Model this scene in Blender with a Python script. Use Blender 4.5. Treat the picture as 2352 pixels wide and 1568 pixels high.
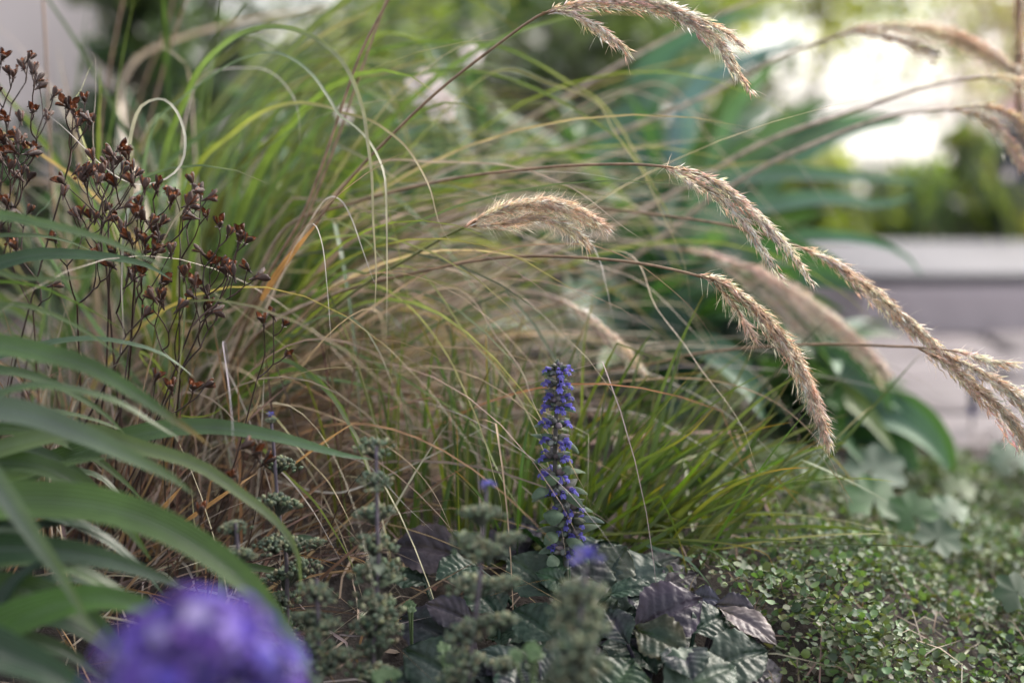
import bpy, math, random
import numpy as np
R = math.radians
rng = np.random.default_rng(11)
random.seed(5)
for o in list(bpy.data.objects): bpy.data.objects.remove(o)
SC = bpy.context.scene
COL = SC.collection

# ------------------------------------------------------------------ camera
CAM_H, PITCH, LENS = 0.31, 9.63, 50.0
FPX = 2352 * LENS / 36.0
cd = bpy.data.cameras.new('camera'); cam = bpy.data.objects.new('camera', cd); COL.objects.link(cam)
cam.location = (0, 0, CAM_H); cam.rotation_euler = (R(90 - PITCH), 0, 0)
cd.lens = LENS; cd.sensor_width = 36; cd.clip_start = 0.02; cd.clip_end = 400
cd.dof.use_dof = True; cd.dof.focus_distance = 0.90; cd.dof.aperture_fstop = 2.7
SC.camera = cam

# ------------------------------------------------------------------ light
SUN_EL, SUN_AZ = 40.0, 50.0          # soft hazy sun ahead and to the right (azimuth from +y, clockwise)
w = bpy.data.worlds.new("World"); SC.world = w; w.use_nodes = True
nt = w.node_tree; nt.nodes.clear()
out = nt.nodes.new('ShaderNodeOutputWorld'); bg = nt.nodes.new('ShaderNodeBackground')
sky = nt.nodes.new('ShaderNodeTexSky'); sky.sky_type = 'NISHITA'; sky.sun_disc = False
sky.sun_elevation = R(SUN_EL); sky.sun_rotation = R(SUN_AZ); sky.dust_density = 3.0; sky.ozone_density = 1.0
hsv = nt.nodes.new('ShaderNodeHueSaturation'); hsv.inputs['Saturation'].default_value = 0.30
nt.links.new(sky.outputs[0], hsv.inputs['Color']); nt.links.new(hsv.outputs[0], bg.inputs[0])
bg.inputs[1].default_value = 0.12
nt.links.new(bg.outputs[0], out.inputs[0])
sl = bpy.data.lights.new('sun', 'SUN'); sl.energy = 1.15; sl.angle = R(30); sl.color = (1, 0.9, 0.76)
sun = bpy.data.objects.new('sun', sl); COL.objects.link(sun)
az = R(SUN_AZ); el = R(SUN_EL)
sdir = np.array([math.sin(az) * math.cos(el), math.cos(az) * math.cos(el), math.sin(el)])
from mathutils import Vector
sun.rotation_euler = Vector(sdir).to_track_quat('Z', 'Y').to_euler()
vs = SC.view_settings
vs.view_transform = 'Standard'; vs.look = 'None'; vs.gamma = 1.0; vs.exposure = 2.1; vs.use_curve_mapping = False
cy = SC.cycles
cy.use_denoising = True; cy.max_bounces = 8; cy.diffuse_bounces = 4; cy.glossy_bounces = 2
cy.transmission_bounces = 4; cy.transparent_max_bounces = 4; cy.sample_clamp_indirect = 6
cy.caustics_reflective = False; cy.caustics_refractive = False

# ------------------------------------------------------------------ helpers
def norm(a): return a / np.maximum(np.linalg.norm(a, axis=-1, keepdims=True), 1e-9)
sp_, cp_ = math.sin(R(PITCH)), math.cos(R(PITCH))
FWD = np.array([0, cp_, -sp_]); UPV = np.array([0, sp_, cp_]); RGT = np.array([1., 0, 0]); CAMP = np.array([0, 0, CAM_H])
def at(u, v, d):
    'a place on the line of sight through (u, v) of the 2352 x 1568 photograph, d metres into the scene'
    return CAMP + d * (FWD + RGT * ((u - 1176) / FPX) + UPV * ((784 - v) / FPX))
def smooth(a, b, x):
    t = np.clip((x - a) / (b - a), 0, 1); return t * t * (3 - 2 * t)
def H(x, y):
    'height of the soil'
    x = np.asarray(x, float); y = np.asarray(y, float)
    b = -0.085 * smooth(0.12, 0.45, x) - 0.02 * smooth(1.5, 2.0, y) - 0.075 * smooth(0.95, 0.72, y)
    n = 0.005 * np.sin(31 * x + 3 * np.sin(17 * y)) * np.sin(27 * y + 1.3) + 0.004 * np.sin(73 * x + 1) * np.sin(67 * y)
    near = smooth(4, 2, np.hypot(x, y)); return b + n * near
Z1 = lambda *p: [(x * .504, y * .504) for x, y in p]
Z2 = lambda *p: [(781 + x * .504, y * .504) for x, y in p]
Z3 = lambda *p: [(1562 + x * .504, y * .504) for x, y in p]
Z4 = lambda *p: [(x * .504, 778 + y * .504) for x, y in p]
Z5 = lambda *p: [(781 + x * .504, 778 + y * .504) for x, y in p]
Z6 = lambda *p: [(1562 + x * .504, 778 + y * .504) for x, y in p]
Z7 = lambda *p: [(514.5 + x * .426, 900.4 + y * .426) for x, y in p]

def spline(p, n):
    p = np.asarray(p, float)
    if len(p) == 2: p = np.array([p[0], (p[0] + p[1]) / 2, p[1]])
    ext = np.vstack([2 * p[0] - p[1], p, 2 * p[-1] - p[-2]])
    d = np.r_[0, np.cumsum(np.sqrt(np.linalg.norm(np.diff(ext, axis=0), axis=1)) + 1e-6)]
    ln = np.r_[0, np.cumsum(np.linalg.norm(np.diff(p, axis=0), axis=1))]
    s = np.linspace(0, ln[-1], n); res = np.zeros((n, 3))
    for i, x in enumerate(s):
        k = min(max(np.searchsorted(ln, x) - 1, 0), len(p) - 2)
        f = (x - ln[k]) / max(ln[k + 1] - ln[k], 1e-9)
        p0, p1, p2, p3 = ext[k:k + 4]; t0, t1, t2, t3 = d[k:k + 4]; t = t1 + f * (t2 - t1)
        A1 = (t1 - t) / (t1 - t0) * p0 + (t - t0) / (t1 - t0) * p1
        A2 = (t2 - t) / (t2 - t1) * p1 + (t - t1) / (t2 - t1) * p2
        A3 = (t3 - t) / (t3 - t2) * p2 + (t - t2) / (t3 - t2) * p3
        B1 = (t2 - t) / (t2 - t0) * A1 + (t - t0) / (t2 - t0) * A2
        B2 = (t3 - t) / (t3 - t1) * A2 + (t - t1) / (t3 - t1) * A3
        res[i] = (t2 - t) / (t2 - t1) * B1 + (t - t1) / (t2 - t1) * B2
    return res
def pxpath(pts, d0, d1, n=28, pre=None):
    'spline through photo points, depth running from d0 to d1; pre = world points before it'
    m = len(pts)
    W = [at(u, v, d0 + (d1 - d0) * (i / max(m - 1, 1))) for i, (u, v) in enumerate(pts)]
    return spline(list(pre or []) + W, n)
def tang(P):
    T = np.gradient(P, axis=-2); return norm(T)

class MB:
    def __init__(s): s.v = []; s.f = []; s.c = []; s.n = 0
    def add(s, V, F, C, A=None):
        V = np.asarray(V, float).reshape(-1, 3); C = np.asarray(C, float)
        if C.ndim == 1: C = np.tile(C, (len(V), 1))
        c = np.ones((len(V), 4)); c[:, :3] = C[:, :3]
        if A is not None: c[:, 3] = A
        s.v.append(V); s.c.append(c); s.f.append(np.asarray(F, int) + s.n); s.n += len(V)
    def mesh(s, name, origin=(0, 0, 0), flat=False):
        V = np.vstack(s.v) - np.asarray(origin, float); C = np.vstack(s.c)
        L = np.concatenate([f.ravel() for f in s.f]); cnt = np.concatenate([np.full(len(f), f.shape[1]) for f in s.f])
        me = bpy.data.meshes.new(name)
        me.vertices.add(len(V)); me.vertices.foreach_set('co', V.ravel())
        me.loops.add(len(L)); me.loops.foreach_set('vertex_index', L.astype(np.int32))
        me.polygons.add(len(cnt)); st = np.r_[0, np.cumsum(cnt)[:-1]]
        me.polygons.foreach_set('loop_start', st.astype(np.int32)); me.polygons.foreach_set('loop_total', cnt.astype(np.int32))
        me.polygons.foreach_set('use_smooth', np.full(len(cnt), not flat))
        ca = me.color_attributes.new('Col', 'FLOAT_COLOR', 'POINT'); ca.data.foreach_set('color', C.ravel())
        me.update(calc_edges=True); me.validate(); return me
    def build(s, name, mat, parent=None, root=None, flat=False):
        org = (0, 0, 0) if root is None else root.location
        me = s.mesh(name, org, flat); me.materials.append(mat)
        return link(name, me, parent)
def link(name, me, parent=None):
    o = bpy.data.objects.new(name, me); COL.objects.link(o)
    if parent is not None: o.parent = parent
    return o
def thing(name, loc, label, cat, group=None):
    o = bpy.data.objects.new(name, None); o.empty_display_size = .02; COL.objects.link(o)
    o.location = tuple(float(q) for q in loc); return tag(o, label, cat, group)
def tag(o, label=None, cat=None, group=None, kind=None):
    if label: o['label'] = label
    if cat: o['category'] = cat
    if group: o['group'] = group
    if kind: o['kind'] = kind
    return o

def grid_faces(n, m, off=0):
    i, j = np.meshgrid(np.arange(n - 1), np.arange(m - 1), indexing='ij'); a = (i * m + j).ravel() + off
    return np.stack([a, a + 1, a + m + 1, a + m], 1)
def ribbons(mb, P, W, C0, C1, tip=0.6, N0=None, tw=None, fold=.25, m=3, prof='blade'):
    'P (B,n,3) centre lines, W (B) full widths, colours from C0 to C1 past tip'
    P = np.asarray(P, float)
    if P.ndim == 2: P = P[None]
    B, n, _ = P.shape
    W = np.broadcast_to(np.asarray(W, float), (B,)); C0 = np.broadcast_to(np.asarray(C0, float), (B, 3)); C1 = np.broadcast_to(np.asarray(C1, float), (B, 3))
    tip = np.broadcast_to(np.asarray(tip, float), (B,))
    T = tang(P)
    if N0 is None: N0 = np.array([0, -.6, .8])
    N0 = np.broadcast_to(np.asarray(N0, float), (B, 3))[:, None, :]
    S = norm(np.cross(T, np.broadcast_to(N0, T.shape)) + 1e-6); Nn = np.cross(S, T)
    t = np.linspace(0, 1, n)[None, :]
    if tw is not None:
        tw = np.asarray(tw, float).reshape(B, 2); a = (tw[:, :1] + tw[:, 1:] * t)[..., None]
        S, Nn = S * np.cos(a) + Nn * np.sin(a), Nn * np.cos(a) - S * np.sin(a)
    if prof == 'blade': wp = (1 - t ** 2.0) ** .9 * (0.55 + 0.45 * np.minimum(1, t * 4))
    elif prof == 'hair': wp = (1 - .8 * t)
    elif prof == 'strap': wp = (1 - t ** 3.0) ** .8 * (0.7 + 0.3 * np.minimum(1, t * 3))
    elif prof == 'lance': wp = np.sin(np.pi * np.clip(t * .97 + .015, 0, 1) ** .75) ** .75
    elif prof == 'ova': wp = np.sin(np.pi * np.clip(t * .96 + .02, 0, 1) ** .9) ** .6
    hw = (W[:, None] * .5 * wp)[..., None, None]
    s = np.linspace(-1, 1, m)[None, None, :, None]
    V = P[:, :, None, :] + S[:, :, None, :] * hw * s + Nn[:, :, None, :] * hw * fold * (np.abs(s) ** 1.4 - .5)
    k = np.clip((t - tip[:, None]) / np.maximum(1 - tip[:, None], .05), 0, 1)[..., None]
    C = C0[:, None] * (1 - k) + C1[:, None] * k
    C = np.repeat(C[:, :, None, :], m, 2)
    A = np.broadcast_to((s[..., 0] + 1) / 2, (B, n, m)).ravel()
    F = (grid_faces(n, m)[None] + (np.arange(B) * n * m)[:, None, None]).reshape(-1, 4)
    mb.add(V.reshape(-1, 3), F, C.reshape(-1, 3), A)
def tube(mb, P, r0, r1, C0, C1=None, k=6):
    P = np.asarray(P, float); n = len(P); T = tang(P); C1 = C0 if C1 is None else C1
    ref = np.array([.3, .9, .2]); S = norm(np.cross(T, ref)); N = np.cross(S, T)
    a = np.linspace(0, 2 * np.pi, k, endpoint=False); r = np.linspace(r0, r1, n)[:, None, None]
    V = P[:, None] + r * (S[:, None] * np.cos(a)[None, :, None] + N[:, None] * np.sin(a)[None, :, None])
    i, j = np.meshgrid(np.arange(n - 1), np.arange(k), indexing='ij'); q = (i * k + j).ravel(); q2 = (i * k + (j + 1) % k).ravel()
    F = np.stack([q, q2, q2 + k, q + k], 1)
    t = np.linspace(0, 1, n)[:, None]; C = np.asarray(C0) * (1 - t) + np.asarray(C1) * t
    mb.add(V.reshape(-1, 3), F, np.repeat(C, k, 0))
def frames(D, roll=None, r=rng):
    'axes X, Y for directions D (N,3), random roll'
    D = norm(D); ref = np.where(np.abs(D[:, 2:3]) > .9, np.array([[1., 0, 0]]), np.array([[0, 0, 1.]]))
    X = norm(np.cross(ref, D)); Y = np.cross(D, X)
    a = (r.uniform(0, 2 * np.pi, len(D)) if roll is None else roll)[:, None]
    return X * np.cos(a) + Y * np.sin(a), Y * np.cos(a) - X * np.sin(a)
def inst(mb, TV, TF, pos, X, Y, Z, sc, C, TC=None):
    'many copies of a small template: local x,y,z along X,Y,Z, scale sc (N or N,3), colour C (N,3) times TC (k)'
    TV = np.asarray(TV, float); N = len(pos); sc = np.asarray(sc, float)
    if sc.ndim == 0: sc = np.full((N, 1), float(sc))
    if sc.ndim == 1: sc = sc[:, None]
    sc = np.broadcast_to(sc, (N, 3))
    V = pos[:, None] + sum(TV[None, :, q:q + 1] * (A * sc[:, q:q + 1])[:, None] for q, A in enumerate((X, Y, Z)))
    k = len(TV); F = (np.asarray(TF)[None] + (np.arange(N) * k)[:, None, None]).reshape(-1, len(TF[0]))
    C = np.broadcast_to(np.asarray(C, float), (N, 3))
    CC = np.repeat(C[:, None], k, 1)
    if TC is not None:
        TC = np.asarray(TC, float); CC = CC * (TC[None, :, None] if TC.ndim == 1 else TC[None])
    mb.add(V.reshape(-1, 3), F, CC.reshape(-1, 3))
def pick(pal, n, jit=.18, r=rng):
    pal = np.asarray(pal, float); c = pal[r.integers(0, len(pal), n)]
    return np.clip(c * (1 + r.normal(0, jit, (n, 1))) * (1 + r.normal(0, jit * .35, (n, 3))), .004, .9)

# ------------------------------------------------------------------ materials
def mat_leaf(name, rough=.5, trans=.3, tcol=(1.5, 1.7, .55), stripes=0, nscale=70, namt=.35, bump=.15, spec=.5, bscale=None, vor=0, gain=.69):
    m = bpy.data.materials.new(name); m.use_nodes = True; t = m.node_tree; N = t.nodes; L = t.links; N.clear()
    out = N.new('ShaderNodeOutputMaterial'); pb = N.new('ShaderNodeBsdfPrincipled'); at_ = N.new('ShaderNodeAttribute'); at_.attribute_name = 'Col'
    tc = N.new('ShaderNodeTexCoord'); no = N.new('ShaderNodeTexNoise'); no.inputs['Scale'].default_value = nscale; no.inputs['Detail'].default_value = 4
    L.new(tc.outputs['Object'], no.inputs['Vector'])
    mr = N.new('ShaderNodeMapRange'); mr.inputs[1].default_value = .3; mr.inputs[2].default_value = .7; mr.inputs[3].default_value = (1 - namt) * gain; mr.inputs[4].default_value = (1 + namt) * gain
    L.new(no.outputs[0], mr.inputs[0])
    vm = N.new('ShaderNodeVectorMath'); vm.operation = 'SCALE'; L.new(at_.outputs['Color'], vm.inputs[0]); L.new(mr.outputs[0], vm.inputs['Scale'])
    col = vm.outputs[0]; height = no.outputs[0]
    if stripes:
        ml = N.new('ShaderNodeMath'); ml.operation = 'MULTIPLY'; ml.inputs[1].default_value = stripes * 6.283; L.new(at_.outputs['Alpha'], ml.inputs[0])
        sn = N.new('ShaderNodeMath'); sn.operation = 'SINE'; L.new(ml.outputs[0], sn.inputs[0])
        mr2 = N.new('ShaderNodeMapRange'); mr2.inputs[1].default_value = -1; mr2.inputs[3].default_value = .86; mr2.inputs[4].default_value = 1.14; L.new(sn.outputs[0], mr2.inputs[0])
        v2 = N.new('ShaderNodeVectorMath'); v2.operation = 'SCALE'; L.new(col, v2.inputs[0]); L.new(mr2.outputs[0], v2.inputs['Scale']); col = v2.outputs[0]
        height = sn.outputs[0]
    if vor:
        vo = N.new('ShaderNodeTexVoronoi'); vo.feature = 'SMOOTH_F1'; vo.inputs['Scale'].default_value = vor; L.new(tc.outputs['Object'], vo.inputs['Vector']); height = vo.outputs['Distance']
    bp = N.new('ShaderNodeBump'); bp.inputs['Strength'].default_value = bump; bp.inputs['Distance'].default_value = .002
    L.new(height, bp.inputs['Height']); L.new(bp.outputs[0], pb.inputs['Normal'])
    L.new(col, pb.inputs['Base Color']); pb.inputs['Roughness'].default_value = rough; pb.inputs['Specular IOR Level'].default_value = spec
    if trans > 0:
        tr = N.new('ShaderNodeBsdfTranslucent'); mc = N.new('ShaderNodeVectorMath'); mc.operation = 'MULTIPLY'; mc.inputs[1].default_value = tcol
        L.new(col, mc.inputs[0]); L.new(mc.outputs[0], tr.inputs[0])
        mx = N.new('ShaderNodeMixShader'); mx.inputs[0].default_value = trans; L.new(pb.outputs[0], mx.inputs[1]); L.new(tr.outputs[0], mx.inputs[2]); L.new(mx.outputs[0], out.inputs[0])
    else: L.new(pb.outputs[0], out.inputs[0])
    return m
def mat_noise(name, c0, c1, scale, rough=.85, bump=.4, dist=.01, c2=None, detail=8):
    m = bpy.data.materials.new(name); m.use_nodes = True; t = m.node_tree; N = t.nodes; L = t.links; pb = N['Principled BSDF']
    tc = N.new('ShaderNodeTexCoord'); no = N.new('ShaderNodeTexNoise'); no.inputs['Scale'].default_value = scale; no.inputs['Detail'].default_value = detail; no.inputs['Roughness'].default_value = .65
    L.new(tc.outputs['Object'], no.inputs['Vector']); rp = N.new('ShaderNodeValToRGB'); e = rp.color_ramp.elements
    e[0].position = .32; e[0].color = (*c0, 1); e[1].position = .68; e[1].color = (*c1, 1)
    if c2: x = e.new(.5); x.color = (*c2, 1)
    L.new(no.outputs[0], rp.inputs[0]); L.new(rp.outputs[0], pb.inputs['Base Color']); pb.inputs['Roughness'].default_value = rough
    bp = N.new('ShaderNodeBump'); bp.inputs['Strength'].default_value = bump; bp.inputs['Distance'].default_value = dist; L.new(no.outputs[0], bp.inputs['Height']); L.new(bp.outputs[0], pb.inputs['Normal'])
    return m
M = {}
M['blade'] = mat_leaf('grass_blade', .4, .36, (1.3, 1.4, .55), stripes=3, nscale=45, namt=.3, bump=.2)
M['straw'] = mat_leaf('dry_straw', .6, .25, (1.05, 1.0, .88), gain=.76, stripes=2, nscale=60, namt=.35, bump=.2)
M['strap'] = mat_leaf('strap_leaf', .3, .28, (1.2, 1.4, .55), stripes=9, nscale=26, namt=.28, bump=.3, gain=.9)
M['plume'] = mat_leaf('plume_chaff', .6, .6, (1.03, 1.0, .95), gain=1.06, nscale=220, namt=.12, bump=.05)
M['stem'] = mat_leaf('dry_stem', .55, 0, nscale=120, namt=.4, bump=.2)
M['capsule'] = mat_leaf('seed_capsule', .42, 0, nscale=420, namt=.55, bump=.5, spec=.6)
M['rug'] = mat_leaf('rugose_leaf', .42, .12, (1.5, 1.8, .35), nscale=55, namt=.4, bump=.25, vor=380, spec=.28)
M['fuzzy'] = mat_leaf('fuzzy_green', .8, .15, nscale=160, namt=.35, bump=.3, spec=.25)
M['petal'] = mat_leaf('blue_petal', .6, .35, (1.2, 1.1, 1.3), gain=.7, nscale=150, namt=.25, bump=.1, spec=.3)
M['broad'] = mat_leaf('broad_leaf', .5, .24, (1.4, 1.6, .5), spec=.35, stripes=7, nscale=14, namt=.25, bump=.12, gain=.95)
M['cover'] = mat_leaf('small_leaf', .6, .2, nscale=30, namt=.3, bump=.1)
M['pale'] = mat_leaf('pale_leaf', .5, .45, (1.05, 1.0, 1.0), nscale=2.5, namt=.2, bump=0)
M['tree'] = mat_leaf('tree_leaf', .45, .45, (1.4, 1.45, .65), nscale=2.5, namt=.3, bump=0)
M['bark'] = mat_noise('bark', (.05, .035, .025), (.14, .1, .075), 30)
M['soil'] = mat_noise('soil', (.012, .009, .008), (.055, .04, .032), 60, .95, .9, .012, (.028, .02, .017))
M['paving'] = mat_noise('paving_stone', (.082, .066, .07), (.13, .105, .11), 9, .8, .3, .006, (.104, .085, .09))
M['step'] = mat_noise('step_stone', (.066, .062, .07), (.095, .088, .098), 12, .7, .3, .006)
M['riser'] = mat_noise('riser_stone', (.38, .315, .325), (.50, .42, .43), 12, .8, .3, .006)
M['render'] = mat_noise('wall_render', (.60, .50, .475), (.70, .60, .57), 5, .9, .2, .004)
M['white'] = mat_noise('white_render', (.46, .43, .39), (.54, .51, .47), 4, .8, .1, .004)
M['post'] = mat_noise('post_paint', (.035, .037, .05), (.06, .06, .08), 20, .6, .2, .003)

# ------------------------------------------------------------------ ground, paving, step, walls
def sheet(name, xs, ys, hf, mat):
    X, Y = np.meshgrid(xs, ys, indexing='ij'); V = np.stack([X, Y, hf(X, Y)], -1).reshape(-1, 3)
    mb = MB(); mb.add(V, grid_faces(len(xs), len(ys))[:, ::-1], (.5, .5, .5)); return mb.build(name, mat)
xs = np.r_[np.linspace(-60, -2, 14), np.linspace(-1.6, 1.6, 120), np.linspace(2, 60, 14)]
ys = np.r_[np.linspace(-30, -.5, 12), np.linspace(0, 2.6, 100), np.linspace(3, 90, 22)]
tag(sheet('ground', xs, ys, H, M['soil']), kind='structure')

def rough_box(mb, x0, x1, y0, y1, z0, z1, bev, c=(.5, .5, .5), jit=0.0, k=10):
    'a worn block: bevelled edges, slightly uneven faces'
    def ax(a, b): return np.r_[a, a + bev, np.linspace(a + bev, b - bev, k)[1:-1], b - bev, b]
    gx, gy, gz = ax(x0, x1), ax(y0, y1), ax(z0, z1)
    def face(A, Bv, f):
        U, V = np.meshgrid(A, Bv, indexing='ij'); mb.add(f(U, V).reshape(-1, 3), grid_faces(len(A), len(Bv)), c)
    def rnd(P):
        q = np.stack([np.clip(P[..., 0], x0 + bev, x1 - bev), np.clip(P[..., 1], y0 + bev, y1 - bev), np.clip(P[..., 2], z0 + bev, z1 - bev)], -1)
        d = P - q; P = q + norm(d) * bev
        return P + jit * np.sin(P[..., [1, 2, 0]] * 23 + P[..., [2, 0, 1]] * 41)
    o = np.ones_like
    face(gx, gy, lambda U, V: rnd(np.stack([U, V, o(U) * z1], -1))); face(gx, gz, lambda U, V: rnd(np.stack([U, o(U) * y0, V], -1)))
    face(gx, gz, lambda U, V: rnd(np.stack([U, o(U) * y1, V], -1))); face(gy, gz, lambda U, V: rnd(np.stack([o(U) * x0, U, V], -1)))
    face(gy, gz, lambda U, V: rnd(np.stack([o(U) * x1, U, V], -1)))

pv = MB()
yy = 1.60
rows = 0
while yy < 2.42:
    xx = .42 + .1 * (rows % 2); dep = .20
    while xx < 2.6:
        wd = float(rng.uniform(.24, .36)); rough_box(pv, xx, xx + wd, yy, yy + dep, -.16, -.088 + float(rng.uniform(-.003, .003)), .008, jit=.0015, k=5); xx += wd + .012
    yy += dep + .012; rows += 1
tag(pv.build('path', M['paving']), kind='structure')

st = thing('stone_step', (1.3, 2.62, -.1), 'low pale stone step with a broad bluish top slab beside the paving', 'step')
b = MB(); rough_box(b, .58, 2.9, 2.52, 3.10, -.010, .006, .007, jit=.002); b.build('tread', M['step'], st, st)
b = MB(); rough_box(b, .63, 2.9, 2.524, 3.05, -.16, -.0125, .01, jit=.003); b.build('riser', M['riser'], st, st)

b = MB(); rough_box(b, -3.6, -.72, 2.75, 2.82, -.12, 1.5, .02, jit=.002)
tag(b.build('garden_wall', M['render']), 'pale mauve rendered garden wall filling the upper left corner behind the grasses', 'wall')
tag(sheet('courtyard', np.linspace(1.5, 9, 12), np.linspace(5.2, 40, 20), lambda X, Y: 0 * X - .088, M['white']), kind='structure')

pt = thing('garden_post', (at(2345, 560, 2.62) * np.array([1, 1, 0])), 'dark slate grey timber post at the right edge beyond the step', 'post')
b = MB(); p0 = at(2375, 560, 3.35); rough_box(b, p0[0] - .065, p0[0] + .07, p0[1], p0[1] + .1, -.1, .235, .006); b.build('shaft', M['post'], pt, pt)
b = MB(); rough_box(b, p0[0] - .075, p0[0] + .08, p0[1] - .01, p0[1] + .11, .237, .255, .004); b.build('cap', M['post'], pt, pt)

# ------------------------------------------------------------------ background shrubs and trees
LV = np.array([[0, 0, 0], [-.5, .06, .45], [0, 0, .5], [.5, .06, .45], [0, -.05, 1.0]]); LF = [[0, 2, 1], [0, 3, 2], [1, 2, 4], [2, 3, 4]]
def crown(mb, cx, cy, cz, rx, ry, rz, n, size, pal, seed, clumps=40):
    r = np.random.default_rng(seed)
    d = norm(r.normal(size=(clumps, 3))); rad = r.uniform(.35, 1, (clumps, 1)) ** .6
    cc = d * rad * np.array([rx, ry, rz]); k = r.integers(0, clumps, n); cr = r.uniform(.14, .34, clumps)
    off = r.normal(size=(n, 3)) * (cr[k] * min(rx, rz))[:, None] * np.array([1, 1, .7])
    pos = cc[k] + off + np.array([cx, cy, cz]); D = norm(norm(cc[k] + off) * .7 + r.normal(size=(n, 3)) * .8 + np.array([0, 0, -.2]))
    X, Y = frames(D, r=r); s = size * r.uniform(.6, 1.3, n)
    cb = pick(pal, clumps, .2, r)
    inst(mb, LV, LF, pos, X, Y, D, np.stack([s * .6, s, s], 1), cb[k] * r.uniform(.75, 1.3, (n, 1)))
def shrub(name, label, cat, x, y, z, rx, ry, rz, n, size, pal, seed, trunk=.02, group=None):
    g = float(H(x, y)); t = thing(name, (x, y, g), label, cat, group)
    b = MB(); crown(b, x, y, z, rx, ry, rz, n, size, pal, seed); b.build('crown', M['pale' if name == 'blossom_tree' else 'tree'], t, t)
    r = np.random.default_rng(seed + 1); b = MB()
    ns = 1 if name.endswith('tree') else 5
    for i in range(ns):
        a = r.uniform(0, 6.28); e = np.array([x + rx * .5 * math.cos(a) * (ns > 1), y + ry * .5 * math.sin(a) * (ns > 1), z + rz * .3])
        tube(b, spline([(x, y, g - .02), ((x + e[0]) / 2 + .03, (y + e[1]) / 2, (g + e[2]) / 2), e], 9), trunk, trunk * .4, (.09, .065, .045))
        for j in range(5):
            q = np.array([x, y, z]) + norm(r.normal(size=3)) * np.array([rx, ry, rz]) * .7
            tube(b, spline([((x + e[0]) / 2 + .03, (y + e[1]) / 2, (g + e[2]) / 2 + j * .02), (q + e) / 2, q], 6), trunk * .4, trunk * .15, (.09, .065, .045), k=4)
    b.build('trunk' if ns == 1 else 'stems', M['stem'], t, t); return t
DG = [(.03, .06, .025), (.04, .08, .03), (.055, .10, .04)]
MG = [(.06, .10, .045), (.08, .13, .06), (.10, .14, .06)]
YG = [(.30, .36, .07), (.38, .43, .09), (.42, .44, .10)]
shrub('evergreen_shrub', 'dark green shrub just right of the mauve wall at the top left', 'shrub', -.665, 2.6, .28, .09, .09, .38, 1500, .04, MG, 21)
shrub('evergreen_shrub', 'dark green rounded shrub behind the tops of the arching green blades', 'shrub', -.05, 3.9, .28, .6, .4, .40, 2200, .06, MG + YG[:1], 22)
shrub('evergreen_shrub', 'mid green shrub behind the top of the tallest plume stalk', 'shrub', .33, 4.3, .20, .5, .45, .38, 2200, .06, MG + DG[1:], 23)
shrub('low_shrub', 'yellow green low shrub growing behind the pale stone step', 'shrub', 1.1, 4.0, .04, .55, .4, .17, 2600, .055, MG[1:] + YG, 24)
shrub('low_shrub', 'olive green low shrub growing behind the right end of the step', 'shrub', 1.75, 4.3, .04, .5, .4, .17, 2400, .055, MG[1:] + YG, 25)
shrub('dwarf_hedge', 'deep green dwarf hedge close behind the top slab of the step', 'hedge', 1.35, 3.55, .02, .75, .25, .16, 2000, .04, MG + YG[:1] + DG[:1], 26, .01)
shrub('evergreen_shrub', 'low dark shrub at the foot of the mauve wall behind the brown seed heads', 'shrub', -.82, 2.45, .06, .42, .18, .22, 2600, .045, DG, 31)
shrub('lime_tree', 'bright yellow green sunlit tree in the upper right distance', 'tree', 2.0, 9.6, 1.32, 1.1, 1.0, .74, 1900, .12, YG, 27, .03)
shrub('broadleaf_tree', 'mid green tree in the distance left of the sunlit tree', 'tree', .45, 11.5, 1.0, 1.3, 1.0, .75, 4200, .14, MG, 28, .08)
shrub('broadleaf_tree', 'dark green tree in the distance behind the arching grass', 'tree', -2.2, 10.5, 1.2, 1.7, 1.0, 1.1, 4600, .14, DG + MG, 29, .08)
shrub('screen_tree', 'thin pale leaved tree added to break up the bright gap at the upper right', 'tree', 2.28, 7.4, .66, .75, .4, .36, 520, .07, YG + MG, 33, .012)  # sparse foliage added to break up the glow behind it
shrub('blossom_tree', 'pale pink tree at the upper right edge behind the plumes', 'tree', 3.5, 10.2, .95, .55, .7, .85, 1300, .12, [(.72, .58, .55), (.78, .68, .65), (.62, .5, .46)], 30, .06)

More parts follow.
